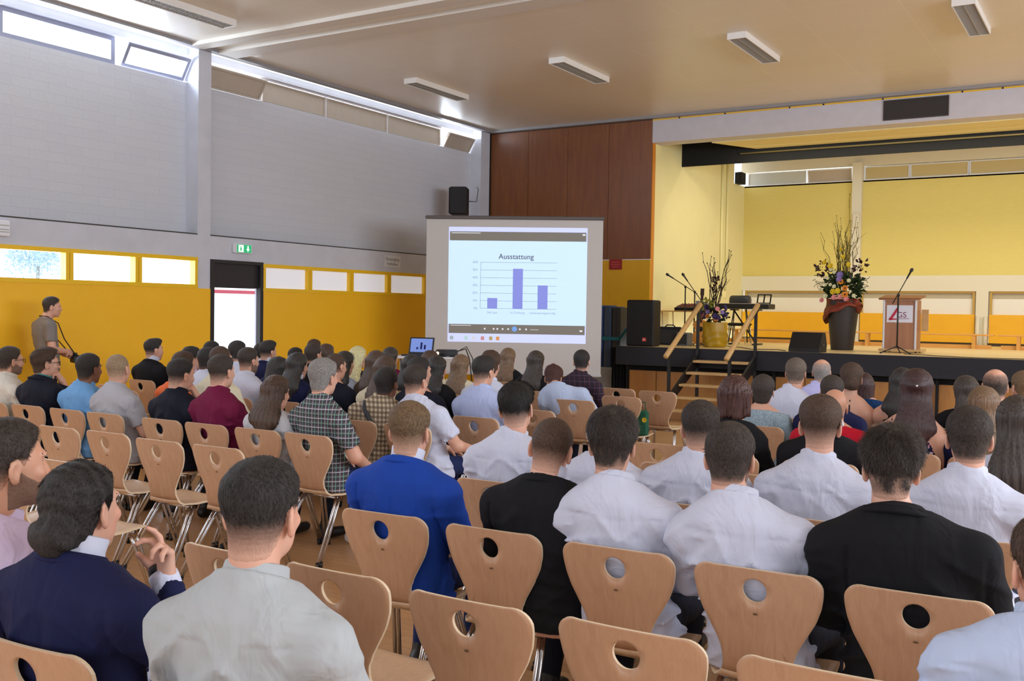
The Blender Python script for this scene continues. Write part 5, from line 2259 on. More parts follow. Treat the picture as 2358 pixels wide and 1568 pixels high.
    # ---------- hair
    if True:
        hv, hq, dn = hair_parts(hst, hh, seed, lod == 0)
        hm = hair_mat(hcol, sk, hst in ('long', 'longs', 'halfup', 'bob'))
        if lod == 0 or (lod == 1 and hst in ('fade', 'quiff', 'short', 'messy', 'thick', 'spiky', 'curly', 'messyl', 'slickback')):
            N = {0: 15000, 1: 3500}[lod]
            if hst in ('long', 'longs', 'halfup', 'bob'):
                N = 0
            av, aq, ad = hv, hq, dn
            if N:
                sv, sq = strands(hv, hq, dn, hst, seed, N)
                av = np.concatenate([hv, sv])
                aq = np.concatenate([hq, sq + len(hv)])
                ad = np.concatenate([dn, np.ones(len(sv), np.float32)])
        else:
            av, aq, ad = hv, hq, dn
        link('hair', np_mesh('hair', xf(av, HM), aq, hm, True, ad), root)
    # ---------- face details
    if 'face' in ex or lod == 0:
        for s in (-1, 1):
            b = MB()
            b.ball((s * .032, .0690, .002), .0105, n=12)
            b.ball((s * .032, .0755, .002), .0052, n=10, mi=1)
            for i_ in range(len(b.v)):
                b.v[i_] = tuple(HM @ Vector(b.v[i_]))
            b.build('eye', [mat('eye_white', (226, 222, 216), .3), mat('eye_dark', (40, 28, 22), .2)], root)
            b = MB()
            b.tube([(s * .014, .0885, .0235), (s * .030, .0880, .0275), (s * .050, .0725, .0235)], .0042, 6, r2=.002)
            for i_ in range(len(b.v)):
                b.v[i_] = tuple(HM @ Vector(b.v[i_]))
            b.build('eyebrow', mat('brow_' + hcol, HAIR[hcol], .8), root)
        b = MB()
        b.ball((0, .0925, -.069), .020, .0045, .0065, 10)
        for i_ in range(len(b.v)):
            b.v[i_] = tuple(HM @ Vector(b.v[i_]))
        b.build('lips', mat('lip', (176, 112, 104), .5), root)
    if 'beard' in ex or 'dark' in ex:
        Pb, ob = grid((-.09, -.03, -.15), (.09, .115, .02), hh)
        D, nd, *_ = head_sdf(Pb, fem)
        xb, yb, zb = Pb
        low = np.interp(yb.ravel(), [-.02, .0, .03, .06, .085, .11], [-.02, -.01, -.035, -.052, -.052, -.052]).reshape(yb.shape).astype(np.float32)
        f = smax(nd - .0030 - .0008 * wave(Pb, seed, (200, 200, 200), 5), zb - low, .006)
        f = np.maximum(f, -(ell(Pb, (0, .10, -.069), (.022, .025, .009))))
        f = np.maximum(f, -.022 - yb + 0 * zb)
        f = np.maximum(f, -.125 - zb)
        bv, bq = snet(f, ob, hh)
        link('beard', np_mesh('beard', xf(bv, HM), bq, hair_mat(hcol, sk), True, np.full(len(bv), .62, np.float32)), root)
    if 'glasses' in ex:
        b = MB()
        for s in (-1, 1):
            pts = [(s * .034 + .024 * math.cos(a), .104 - .006 * abs(math.cos(a)), .0 + .019 * math.sin(a)) for a in np.linspace(0, 2 * PI, 17)]
            b.tube(pts, .0022, 6)
            b.tube([(s * .056, .099, .006), (s * .076, .06, .008), (s * .081, -.005, .004), (s * .078, -.02, -.012)], .0022, 6)
        b.tube([(-.010, .108, .004), (.010, .108, .004)], .0022, 6)
        for i_ in range(len(b.v)):
            b.v[i_] = tuple(HM @ Vector(b.v[i_]))
        b.build('glasses', mat('dark_frame', (28, 24, 24), .3), root)
    if 'strap' in ex:
        b = MB()
        pts = []
        for i_ in range(9):
            t = i_ / 8 * .46
            xx = -.05 + .24 * t
            zz_ = .46 + (.56 - .42 * t) * k
            pts.append((xx, -.160 + .02 * abs(t - .3) + (.05 * max(0, .12 - t) / .12), zz_))
        b.tube(pts, .017, 6)
        b.build('bag_strap', mat('charcoal_strap', (52, 54, 58), .7), root)
    if pid == 'navy':
        b = MB()
        s, sh, el, wr = arms[1]
        d = (Vector(wr) - Vector(el)).normalized()
        q = d.to_track_quat('Z', 'Y').to_matrix().to_4x4()
        b.lathe([(.034, -.006), (.036, .0), (.036, .018), (.034, .022), (.030, .022), (.030, -.006)], 18, M=Matrix.Translation(Vector(wr)) @ q @ Matrix.Translation((0, 0, .022)))
        b.build('watch', mat('black_watch', (16, 16, 18), .4), root)
    if pid == 'parted':
        b = MB()
        for i_, (p_, q_) in enumerate((((.090, -.025, .02), (.088, -.03, -.03)),)):
            b.tube([(.078, .0, .012), (.089, -.012, .018), (.092, -.026, .0)], .004, 6)
        for i_ in range(len(b.v)):
            b.v[i_] = tuple(HM @ Vector(b.v[i_]))
        b.build('hearing_aid', mat('white_plastic', (236, 236, 240), .3), root)
    if hst == 'halfup':
        b = MB()
        b.ball((.0, -.142, .03), .008, n=8)
        for i_ in range(len(b.v)):
            b.v[i_] = tuple(HM @ Vector(b.v[i_]))
        b.build('hair_clip', mat('silver_clip', (220, 220, 230), .2, .8), root)
    return HM


# ------------------------------------------------------------------ the audience (name, head x, hip x, hip y, height of head top, ...)
PEOPLE = [
 ('pink', -2.655, -2.727, 1.66, 1.362, 'm', 5.0, -14.0, 0.0, 0.0, 'fade', 'darkbrown', 'tan', 'shirt', 'pink', 'face beard', 'person in pale pink shirt with short beard, cut off by the left picture edge', 'the bearded person in pink at the left edge'),
 ('navy', -2.329, -2.257, 1.66, 1.273, 'm', 8.0, 12.0, -2.0, 4.0, 'slick', 'black', 'fair', 'blazer', 'navy', 'hand', 'person in navy blazer with slicked dark curls raising a hand to the chin', 'the person in navy blazer with raised hand'),
 ('tan', -1.679, -1.679, 1.66, 1.34, 'm', 14.0, 16.0, 0.0, 0.0, 'fade', 'black', 'fair', 'shirt', 'cream', 'neat', 'person in cream shirt with dark faded hair at the bottom left', 'the person in the cream shirt in front'),
 ('corner', -0.143, -0.143, 2.59, 1.243, 'm', 10.0, 22.0, 0.0, 0.0, 'fade', 'brown', 'fair', 'shirt', 'paleblue', '', 'person in pale blue shirt cut off by the bottom right corner', 'the pale blue shirt at the bottom right corner'),
 ('royal', -2.598, -2.598, 3.42, 1.292, 'm', 6.0, 17.0, 0.0, 0.0, 'fade', 'sandy', 'fair', 'blazer', 'royal', '', 'person in royal blue blazer with short sandy hair', 'the person in the royal blue blazer'),
 ('black1', -1.909, -2.056, 3.42, 1.278, 'm', 2.0, 16.0, 8.0, -8.0, 'buzz', 'brown', 'fair', 'blazer', 'black', '', 'person in black suit jacket with cropped brown hair, head tilted to the right', 'the person in the black suit jacket with tilted head'),
 ('white1', -1.649, -1.586, 3.42, 1.317, 'm', 6.0, 16.0, 0.0, 0.0, 'messy', 'darkbrown', 'fair', 'shirt', 'white', '', 'person in white shirt with thick tousled dark hair, right of the black suit jacket', 'the white shirt beside the black suit jacket'),
 ('white2', -1.193, -1.116, 3.42, 1.306, 'm', 4.0, 11.0, 2.0, 0.0, 'short', 'darkbrown', 'fair', 'shirt', 'white', 'dark', 'person in white shirt with cropped dark hair, left of the black coat', 'the white shirt left of the black coat'),
 ('coat', -0.653, -0.646, 3.42, 1.32, 'm', 4.0, 10.0, 2.0, 0.0, 'spiky', 'darkbrown', 'fair', 'coat', 'black', 'big', 'broad person in black coat with wide turned down collar', 'the broad person in the black coat'),
 ('quiff', -2.631, -2.631, 4.34, 1.32, 'm', 0.0, 16.0, 0.0, 4.0, 'quiff', 'black', 'fair', 'shirt', 'white', '', 'person in white shirt with slicked dark quiff and shaved sides', 'the white shirt with the dark quiff'),
 ('behind', -2.125, -2.125, 4.34, 1.231, 'm', 0.0, 12.0, 8.0, 0.0, 'short', 'black', 'fair', 'shirt', 'white', '', 'person in white shirt mostly hidden behind the tousled dark head', 'the white shirt hidden behind the tousled head'),
 ('white3', -1.654, -1.654, 4.34, 1.29, 'm', 0.0, 12.0, 2.0, 0.0, 'fade', 'darkbrown', 'fair', 'shirt', 'white', '', 'person in white shirt with dark faded hair sitting behind the brown bobbed woman', 'the white shirt behind the brown bob'),
 ('parted', -1.121, -1.121, 4.34, 1.344, 'm', 2.0, 14.0, 0.0, 0.0, 'slickback', 'brown', 'fair', 'shirt', 'white', '', 'person in white shirt with glossy brown combed hair and clean shaved neck', 'the white shirt with glossy combed brown hair'),
 ('white4', -0.54, -0.54, 4.34, 1.336, 'm', 0.0, 12.0, 0.0, 0.0, 'short', 'darkbrown', 'fair', 'shirt', 'white', '', 'person in white shirt with wavy dark hair near the right edge', 'the white shirt near the right edge'),
 ('glassesl', -8.191, -8.191, 5.14, 1.31, 'm', -4.0, -10.0, 0.0, 0.0, 'short', 'darkbrown', 'fair', 'shirt', 'ivory', 'face beard glasses', 'person in ivory shirt with beard and glasses by the left edge, below the photographer', 'the ivory shirt with glasses at the left edge'),
 ('hoodie', -7.697, -7.697, 5.14, 1.307, 'm', 0.0, -22.0, 0.0, 0.0, 'messyl', 'brown', 'fair', 'coat', 'darknavy', 'face glasses scarf chinhand', 'person in dark jacket and green checked collar holding the chin', 'the dark jacket with green checked collar'),
 ('lblue', -7.128, -7.183, 5.14, 1.288, 'm', 0.0, 6.0, 0.0, 0.0, 'short', 'black', 'brown', 'shirt', 'lightblue', '', 'person in light blue shirt with cropped black hair on the left', 'the light blue shirt on the left'),
 ('polo', -6.768, -6.713, 5.14, 1.3, 'm', 0.0, 22.0, 0.0, 4.0, 'buzz', 'blond', 'fair', 'polo', 'grey', '', 'person in grey polo shirt with cropped blond hair', 'the grey polo shirt'),
 ('chin', -6.044, -6.064, 5.14, 1.287, 'm', 0.0, -8.0, 4.0, 0.0, 'fade', 'black', 'fair', 'shirt', 'darknavy', 'face chinhand', 'person in black shirt resting the chin on one hand', 'the black shirt with chin on hand'),
 ('maroon', -5.615, -5.594, 5.14, 1.332, 'm', 0.0, 6.0, 0.0, 0.0, 'fade', 'darkbrown', 'fair', 'shirt', 'maroon', '', 'person in maroon shirt', 'the maroon shirt'),
 ('girl', -5.071, -5.088, 5.14, 1.209, 'f', 0.0, 10.0, 4.0, 0.0, 'longs', 'brown', 'fair', 'sweater', 'ltgrey', 'longtail', 'woman with long brown hair falling over the chair back, pale grey top', 'the long haired woman in pale grey'),
 ('plaid', -4.636, -4.618, 5.14, 1.337, 'm', -6.0, 2.0, 0.0, 0.0, 'thick', 'greyhair', 'fair', 'ssshirt', 'plaid', '', 'person with thick grey hair in short sleeved plaid shirt', 'the grey haired person in plaid'),
 ('ladyr', -0.44, -0.44, 5.17, 1.329, 'f', 0.0, 10.0, 0.0, 0.0, 'long', 'darkbrown', 'fair', 'sweater', 'white', 'longtail', 'woman with long straight dark hair and white top at the right edge', 'the long dark haired woman at the right edge'),
 ('orange', -7.01, -7.017, 5.99, 1.287, 'm', 0.0, 0.0, 0.0, 0.0, 'short', 'brown', 'fair', 'tee', 'orange', '', 'person in orange top mostly hidden behind the black shirt', 'the orange top'),
 ('buzz', -6.555, -6.548, 5.99, 1.354, 'm', 0.0, 5.0, 0.0, 0.0, 'buzz', 'brown', 'fair', 'ssshirt', 'beige', '', 'person in beige shirt with shaved grey brown head in front of the open door', 'the beige shirt by the door'),
 ('gingham', -4.775, -4.874, 5.99, 1.243, 'm', 8.0, 10.0, 0.0, 0.0, 'short', 'black', 'brown', 'shirt', 'check', 'strap', 'person in brown checked shirt with a dark strap across the back', 'the checked shirt with dark strap'),
 ('whitepolo', -4.503, -4.404, 5.99, 1.273, 'm', -4.0, 4.0, 0.0, 0.0, 'fade', 'darkbrown', 'fair', 'polo', 'white', 'bend', 'person in white polo shirt, right of the checked shirt', 'the white polo shirt'),
 ('bob', -2.068, -2.068, 5.99, 1.304, 'f', -4.0, 14.0, 0.0, 0.0, 'bob', 'redbrown', 'fair', 'sweater', 'black', '', 'woman with reddish brown bob and black top', 'the reddish brown bob'),
 ('hidden', -1.51, -1.51, 5.99, 1.193, 'm', 8.0, 20.0, 8.0, 0.0, 'short', 'black', 'fair', 'coat', 'black', '', 'person in black jacket hidden behind the glossy combed head', 'the black jacket behind the combed hair'),
 ('shyblack', -8.765, -8.765, 7.59, 1.224, 'm', 0.0, -20.0, 0.0, 0.0, 'curly', 'black', 'fair', 'shirt', 'pink', 'face glasses', 'person in pink shirt with black curls and glasses near the orange wall', 'the pink shirt with black curls'),
 ('dark1', -7.547, -7.547, 6.74, 1.287, 'm', 0.0, 0.0, 0.0, 0.0, 'short', 'black', 'brown', 'shirt', 'white', '', 'person in white shirt with black hair, left of the shaved head', 'the white shirt left of the shaved head'),
 ('bearded', -7.007, -7.007, 6.74, 1.301, 'm', 0.0, -2.0, 0.0, 0.0, 'fade', 'darkbrown', 'fair', 'shirt', 'white', 'face beard', 'bearded person in white shirt with brown hair beside the open door', 'the bearded white shirt by the door'),
 ('asian', -6.39, -6.4, 6.74, 1.278, 'f', 0.0, 6.0, 0.0, 0.0, 'longs', 'black', 'fair', 'blazer', 'navy', '', 'woman with straight black hair and navy blazer', 'the black haired woman in navy blazer'),
 ('sweater', -5.939, -5.93, 6.74, 1.293, 'm', 0.0, 0.0, 0.0, 0.0, 'buzz', 'brown', 'fair', 'sweater', 'darknavy', '', 'person in dark navy sweater behind the grey haired person in plaid', 'the dark navy sweater'),
 ('beigelady', -5.384, -5.44, 6.74, 1.283, 'f', 0.0, 10.0, 0.0, 0.0, 'long', 'brown', 'fair', 'sweater', 'beige', '', 'brown haired woman in beige top behind the checked shirt', 'the beige top'),
 ('navytee', -5.027, -4.97, 6.74, 1.289, 'm', -6.0, -16.0, 0.0, 0.0, 'short', 'black', 'fair', 'tee', 'darknavy', '', 'person in dark navy T shirt, right of the white polo shirt', 'the navy T shirt'),
 ('oxford', -4.396, -4.396, 6.74, 1.316, 'm', 0.0, 0.0, 2.0, 0.0, 'quiff', 'black', 'fair', 'shirt', 'oxford', '', 'person in pale blue shirt with thick black quiff in front of the screen', 'the pale blue shirt with black quiff'),
 ('bald', -1.65, -1.657, 6.74, 1.215, 'm', 0.0, 16.0, 0.0, 0.0, 'bald', 'brown', 'tan', 'tee', 'red', '', 'bald person in red top', 'the bald person in red'),
 ('floral', -1.148, -1.187, 6.74, 1.351, 'f', 0.0, 10.0, 0.0, 0.0, 'halfup', 'darkred', 'fair', 'strap', 'floral', 'longtail', 'woman with dark half up hair in floral strap dress', 'the woman in the floral dress'),
 ('lady60', -0.763, -0.717, 6.74, 1.27, 'f', 0.0, 14.0, 0.0, 0.0, 'long', 'ltbrown', 'fair', 'sweater', 'navy', '', 'woman with light brown hair, behind the thinning dark head', 'the light brown haired woman on the right'),
 ('suit', -9.378, -9.378, 7.59, 1.302, 'm', 0.0, -16.0, 0.0, 0.0, 'quiff', 'black', 'fair', 'blazer', 'black', 'face', 'person in black suit with swept up dark hair against the orange wall', 'the black suit against the orange wall'),
 ('darkw', -8.051, -8.051, 7.59, 1.321, 'm', 0.0, 5.0, 0.0, 0.0, 'short', 'black', 'fair', 'shirt', 'white', '', 'person in white shirt with black hair in front of the door opening', 'the white shirt before the door opening'),
 ('child', -7.46, -7.46, 7.59, 1.164, 'f', 0.0, -40.0, 14.0, 0.0, 'bob', 'black', 'fair', 'blazer', 'navy', '', 'small person with black bob bent to the side, in navy', 'the small person with black bob'),
 ('ladyblue', -6.571, -6.61, 7.59, 1.261, 'f', 0.0, 8.0, 0.0, 0.0, 'longs', 'black', 'fair', 'sweater', 'paleblue', '', 'woman with black hair in pale blue top, right of the dark navy sweater', 'the black haired woman in pale blue'),
 ('brown26', -6.18, -6.14, 7.59, 1.279, 'f', 0.0, 10.0, 0.0, 0.0, 'long', 'brown', 'fair', 'sweater', 'brownc', '', 'woman with long brown hair, right of the blonde woman', 'the brown hair beside the blonde woman'),
 ('veil', -5.462, -5.462, 7.59, 1.255, 'f', 0.0, 8.0, 0.0, 0.0, 'longs', 'black', 'fair', 'sweater', 'black', '', 'woman with long black hair in black, below the projector', 'the woman in black below the projector'),
 ('whitebehind', -4.877, -4.877, 7.59, 1.315, 'm', 0.0, 16.0, 0.0, 0.0, 'curly', 'brown', 'fair', 'shirt', 'white', '', 'person with curly brown hair and white top behind the black quiff', 'the curly brown head behind the quiff'),
 ('knit', -2.397, -2.397, 7.59, 1.224, 'f', 0.0, 10.0, 0.0, 0.0, 'pixie', 'darkbrown', 'fair', 'knit', 'greyblue', '', 'woman with short dark hair in grey blue knit top', 'the grey blue knit top'),
 ('dark51', -1.879, -1.879, 7.59, 1.245, 'm', 0.0, 10.0, 4.0, 0.0, 'short', 'darkbrown', 'fair', 'shirt', 'navy', '', 'person with dark cropped hair behind the bald head', 'the dark cropped head behind the bald head'),
 ('thin58', -0.792, -0.792, 7.59, 1.349, 'm', 0.0, 14.0, 0.0, 0.0, 'balding', 'darkbrown', 'fair', 'shirt', 'paleblue', '', 'person with thinning dark hair and pale collar on the right', 'the thinning dark hair on the right'),
 ('suit9', -9.273, -9.273, 8.34, 1.268, 'm', 0.0, 0.0, 0.0, 0.0, 'short', 'black', 'fair', 'blazer', 'navy', '', 'person with black hair, farthest left of the heads before the door opening', 'the black head left of the door opening'),
 ('navysuit', -8.361, -8.361, 8.34, 1.295, 'm', 0.0, -4.0, 0.0, 0.0, 'quiff', 'black', 'fair', 'blazer', 'navy', '', 'person in navy suit with black quiff beside the dark door post', 'the navy suit by the door post'),
 ('suit21', -7.677, -7.677, 8.34, 1.286, 'm', 0.0, 4.0, 0.0, 0.0, 'short', 'darkbrown', 'fair', 'blazer', 'black', '', 'person in black suit with cropped hair before the orange wall, left of the blonde woman', 'the black suit left of the blonde woman'),
 ('blonde', -7.04, -7.04, 8.34, 1.277, 'f', 0.0, 6.0, 0.0, 0.0, 'long', 'blonde', 'fair', 'sweater', 'black', '', 'blonde woman with long hair', 'the blonde woman'),
 ('brown30', -6.327, -6.327, 8.34, 1.215, 'f', 0.0, 8.0, 0.0, 0.0, 'longs', 'black', 'fair', 'sweater', 'brownc', '', 'woman with long black hair below the laptop', 'the black hair below the laptop'),
 ('pony35', -5.709, -5.709, 8.34, 1.237, 'f', 0.0, 10.0, 0.0, 0.0, 'long', 'ltbrown', 'fair', 'sweater', 'beige', '', 'woman with long light brown hair below the left part of the screen', 'the light brown hair below the screen'),
 ('darkl39', -5.395, -5.395, 9.29, 1.263, 'f', 0.0, 14.0, 0.0, 0.0, 'long', 'darkbrown', 'fair', 'sweater', 'black', '', 'woman with long dark hair below the middle of the screen', 'the long dark hair below the screen'),
 ('lean', -4.816, -4.816, 8.61, 1.147, 'm', 14.0, 20.0, 26.0, 0.0, 'curly', 'redbrown', 'fair', 'shirt', 'paleblue', 'lean', 'person in pale blue shirt bent far forward', 'the pale blue shirt bent forward'),
 ('man49', -2.361, -2.449, 8.34, 1.332, 'm', -4.0, 8.0, 0.0, 0.0, 'short', 'greybrown', 'fair', 'shirt', 'white', '', 'person in white shirt with greying brown hair before the stage', 'the white shirt before the stage'),
 ('updo', -1.914, -1.979, 8.34, 1.307, 'f', 0.0, 10.0, 0.0, 0.0, 'updo', 'brown', 'fair', 'strap', 'black', '', 'woman with pinned up curls and bare back with black straps', 'the woman with pinned up curls'),
 ('bare55', -1.523, -1.509, 8.34, 1.285, 'f', 0.0, 0.0, 0.0, 0.0, 'longs', 'black', 'fair', 'strap', 'black', '', 'woman with long black hair and bare shoulders before the stage', 'the bare shouldered woman before the stage'),
 ('dark57', -1.069, -1.039, 8.34, 1.245, 'f', 0.0, 20.0, 0.0, 0.0, 'long', 'darkbrown', 'fair', 'tee', 'black', '', 'woman with long dark hair before the stage, left of the thinning head', 'the dark haired woman left of the thinning head'),
 ('pink59', -0.678, -0.569, 8.34, 1.299, 'm', 0.0, 30.0, 0.0, 0.0, 'short', 'sandy', 'fair', 'tee', 'hotpink', '', 'person in bright pink top at the right edge', 'the bright pink top'),
 ('dark17', -8.838, -8.838, 9.29, 1.184, 'm', 0.0, 0.0, 0.0, 0.0, 'short', 'black', 'fair', 'shirt', 'white', '', 'person with black hair behind the black haired woman in navy', 'the black head behind the navy blazer woman'),
 ('far14', -9.427, -9.427, 9.29, 1.22, 'm', 0.0, 0.0, 0.0, 0.0, 'short', 'black', 'fair', 'shirt', 'white', '', 'person partly hidden behind the navy suit at the door post', 'the head hidden behind the navy suit'),
 ('far22', -8.34, -8.34, 9.29, 1.237, 'f', 0.0, 6.0, 0.0, 0.0, 'bob', 'brown', 'fair', 'sweater', 'beige', '', 'person with light brown hair before the orange wall', 'the light brown head before the orange wall'),
 ('far27', -7.351, -7.351, 9.29, 1.237, 'f', 0.0, 8.0, 0.0, 0.0, 'long', 'darkbrown', 'fair', 'sweater', 'maroon', '', 'woman with long dark brown hair before the orange wall near the laptop', 'the dark brown hair left of the laptop'),
 ('far33', -6.783, -6.783, 9.29, 1.211, 'f', 0.0, 8.0, 0.0, 0.0, 'bob', 'brown', 'fair', 'sweater', 'beige', '', 'person with brown hair directly below the laptop', 'the brown head below the laptop'),
 ('lav', -2.397, -2.449, 9.29, 1.297, 'm', -4.0, 10.0, 0.0, 0.0, 'balding', 'greyhair', 'fair', 'shirt', 'lavender', '', 'person with grey balding hair in lavender shirt', 'the lavender shirt'),
 ('plaid41', -4.876, -4.876, 9.34, 1.288, 'm', 0.0, 20.0, 0.0, 0.0, 'short', 'black', 'fair', 'shirt', 'darkplaid', '', 'person in dark checked shirt at the right end of the screen', 'the dark checked shirt'),
 ('red54', -2.032, -1.979, 9.29, 1.176, 'f', 0.0, 10.0, 0.0, 0.0, 'bob', 'darkred', 'fair', 'tee', 'teal', '', 'woman with dark red hair in dark teal, behind the pinned up curls', 'the dark red hair'),
 ('curl38', -6.298, -6.298, 10.19, 1.24, 'f', 0.0, 12.0, 0.0, 0.0, 'long', 'ltbrown', 'fair', 'sweater', 'black', 'hoop', 'woman with curly light brown hair before the screen', 'the curly light brown hair before the screen'),
 ('far20', -9.357, -9.357, 10.19, 1.257, 'm', 0.0, 0.0, 0.0, 0.0, 'short', 'brown', 'fair', 'shirt', 'white', '', 'person farthest back, head above the black suit left of the blonde woman', 'the farthest head above the black suit'),
]
FIX = {'black1': -1.93, 'white1': -1.57, 'white2': -1.07, 'coat': -.56, 'navy': -2.30, 'pink': -2.78, 'lean': -4.50, 'oxford': -4.36, 'gingham': -4.86, 'whitepolo': -4.36}
CFIX = {'royal': -2.61, 'black1': -2.075, 'white1': -1.55, 'white2': -1.04, 'coat': -.54, 'quiff': -2.66, 'whitepolo': -4.45, 'gingham': -4.97}
chair0 = make_chair()
used = []
CHAIRS = []


def add_chair(x, y, rz, label):
    o = chair0 if not used else copy_tree(chair0)
    used.append(1)
    o.location = (x, y, 0)
    o.rotation_euler = (0, 0, R(rz))
    tag(o, label, 'chair', 'rows of wooden chairs')
    return o


for i, sp_ in enumerate(PEOPLE):
    sp_ = list(sp_)
    if sp_[0] in FIX:
        sp_[2] = FIX[sp_[0]]
    lod = 0 if sp_[3] < 4.6 else (1 if sp_[3] < 6.2 else 2)
    if sp_[0] in ('hoodie', 'polo', 'chin', 'maroon', 'plaid', 'lblue', 'bob'):
        lod = 1
    root = empty('person', (sp_[2], sp_[3], 0), R(sp_[6]), sp_[16], 'person', 'seated audience')
    make_person(sp_, lod, root)
    adj_ = sp_[17]
    add_chair(CFIX.get(sp_[0], sp_[2]), sp_[3], sp_[6] * .35, 'wooden chair seating ' + adj_)

# empty chairs: x, y of the backrest top, label
EMPTY = [
    (-1.119, 2.411, 'empty wooden chair nearest behind the tousled white shirt, bottom middle'),
    (-.602, 2.391, 'empty wooden chair cut by the bottom edge, right of the bottom middle one'),
    (-1.623, 2.389, 'empty wooden chair nearest behind the royal blue blazer, dark rivet below its hole'),
    (-2.647, 2.417, 'empty wooden chair in front of the cream shirt, left of two'),
    (-2.157, 2.42, 'empty wooden chair in front of the cream shirt, right of two with bare seat'),
    (-6.196, 4.196, 'empty chair in the vacant left row, second from the left edge'),
    (-5.706, 4.216, 'empty chair in the vacant left row, third from the left edge'),
    (-5.137, 4.161, 'empty chair in the vacant left row, second from its right end'),
    (-4.634, 4.176, 'empty chair at the right end of the vacant left row'),
    (-6.716, 4.215, 'empty chair in the vacant left row, at the left edge'),
    (-4.814, 3.296, 'empty chair right behind the navy blazer person\'s dark curls'),
    (-5.263, 3.253, 'empty chair beyond the bearded person in pink, white seat showing'),
    (-4.766, 7.55, 'empty chair left of the one below the forward bent shirt'),
    (-4.807, 10.023, 'empty chair nearest the blue gym mats, farthest of the middle group'),
    (-4.303, 9.065, 'empty chair with green bag beside it, middle group'),
    (-4.293, 9.939, 'empty chair standing alone before the stage stairs'),
    (-2.57, 5.959, 'empty chair beyond the tousled head, two rods showing in its hole'),
    (-2.135, 5.195, 'empty chair just beyond the white shirt behind the brown bob'),
    (-1.75, 5.12, 'empty chair half hidden beside the cropped dark head'),
    (-9.46, 6.714, 'empty chair before the orange wall, left of three'),
    (-9.007, 6.721, 'empty chair before the orange wall, middle of three'),
    (-8.4, 6.40, 'empty chair before the orange wall, right of three'),
    (-4.309, 7.343, 'empty chair just beyond the dark quiff'),
    (-1.748, 7.0, 'empty chair between the red top and the dark floral dress'),
    (-1.87, 9.98, 'empty chair before the stage, beyond the pinned up curls'),
]
for x, y, lab in EMPTY:
    add_chair(x, y + .20, 0, lab)

# green bag with yellow flowers beside a chair
g = empty('bag', (-4.19, 9.30, -.06), R(10), 'small green bag with yellow flower print hanging at an empty chair', 'bag')
MB().rbox(-.09, .09, -.04, .04, .50, .76, .02).build('pouch', mat('bag_green', (20, 92, 66), .7), g)
MB().tube([(-.06, 0, .75), (-.05, .02, .84), (.05, .02, .84), (.06, 0, .75)], .006, 6).build('handle', MATS['bag_green'], g)
rng = random.Random(4)
for i in range(4):
    flower(rng, Vector((rng.uniform(-.06, .07), -.043, rng.uniform(.54, .7))), (0, -1, 0), .03, 8, PET['yellow'], PET['orange'], g)


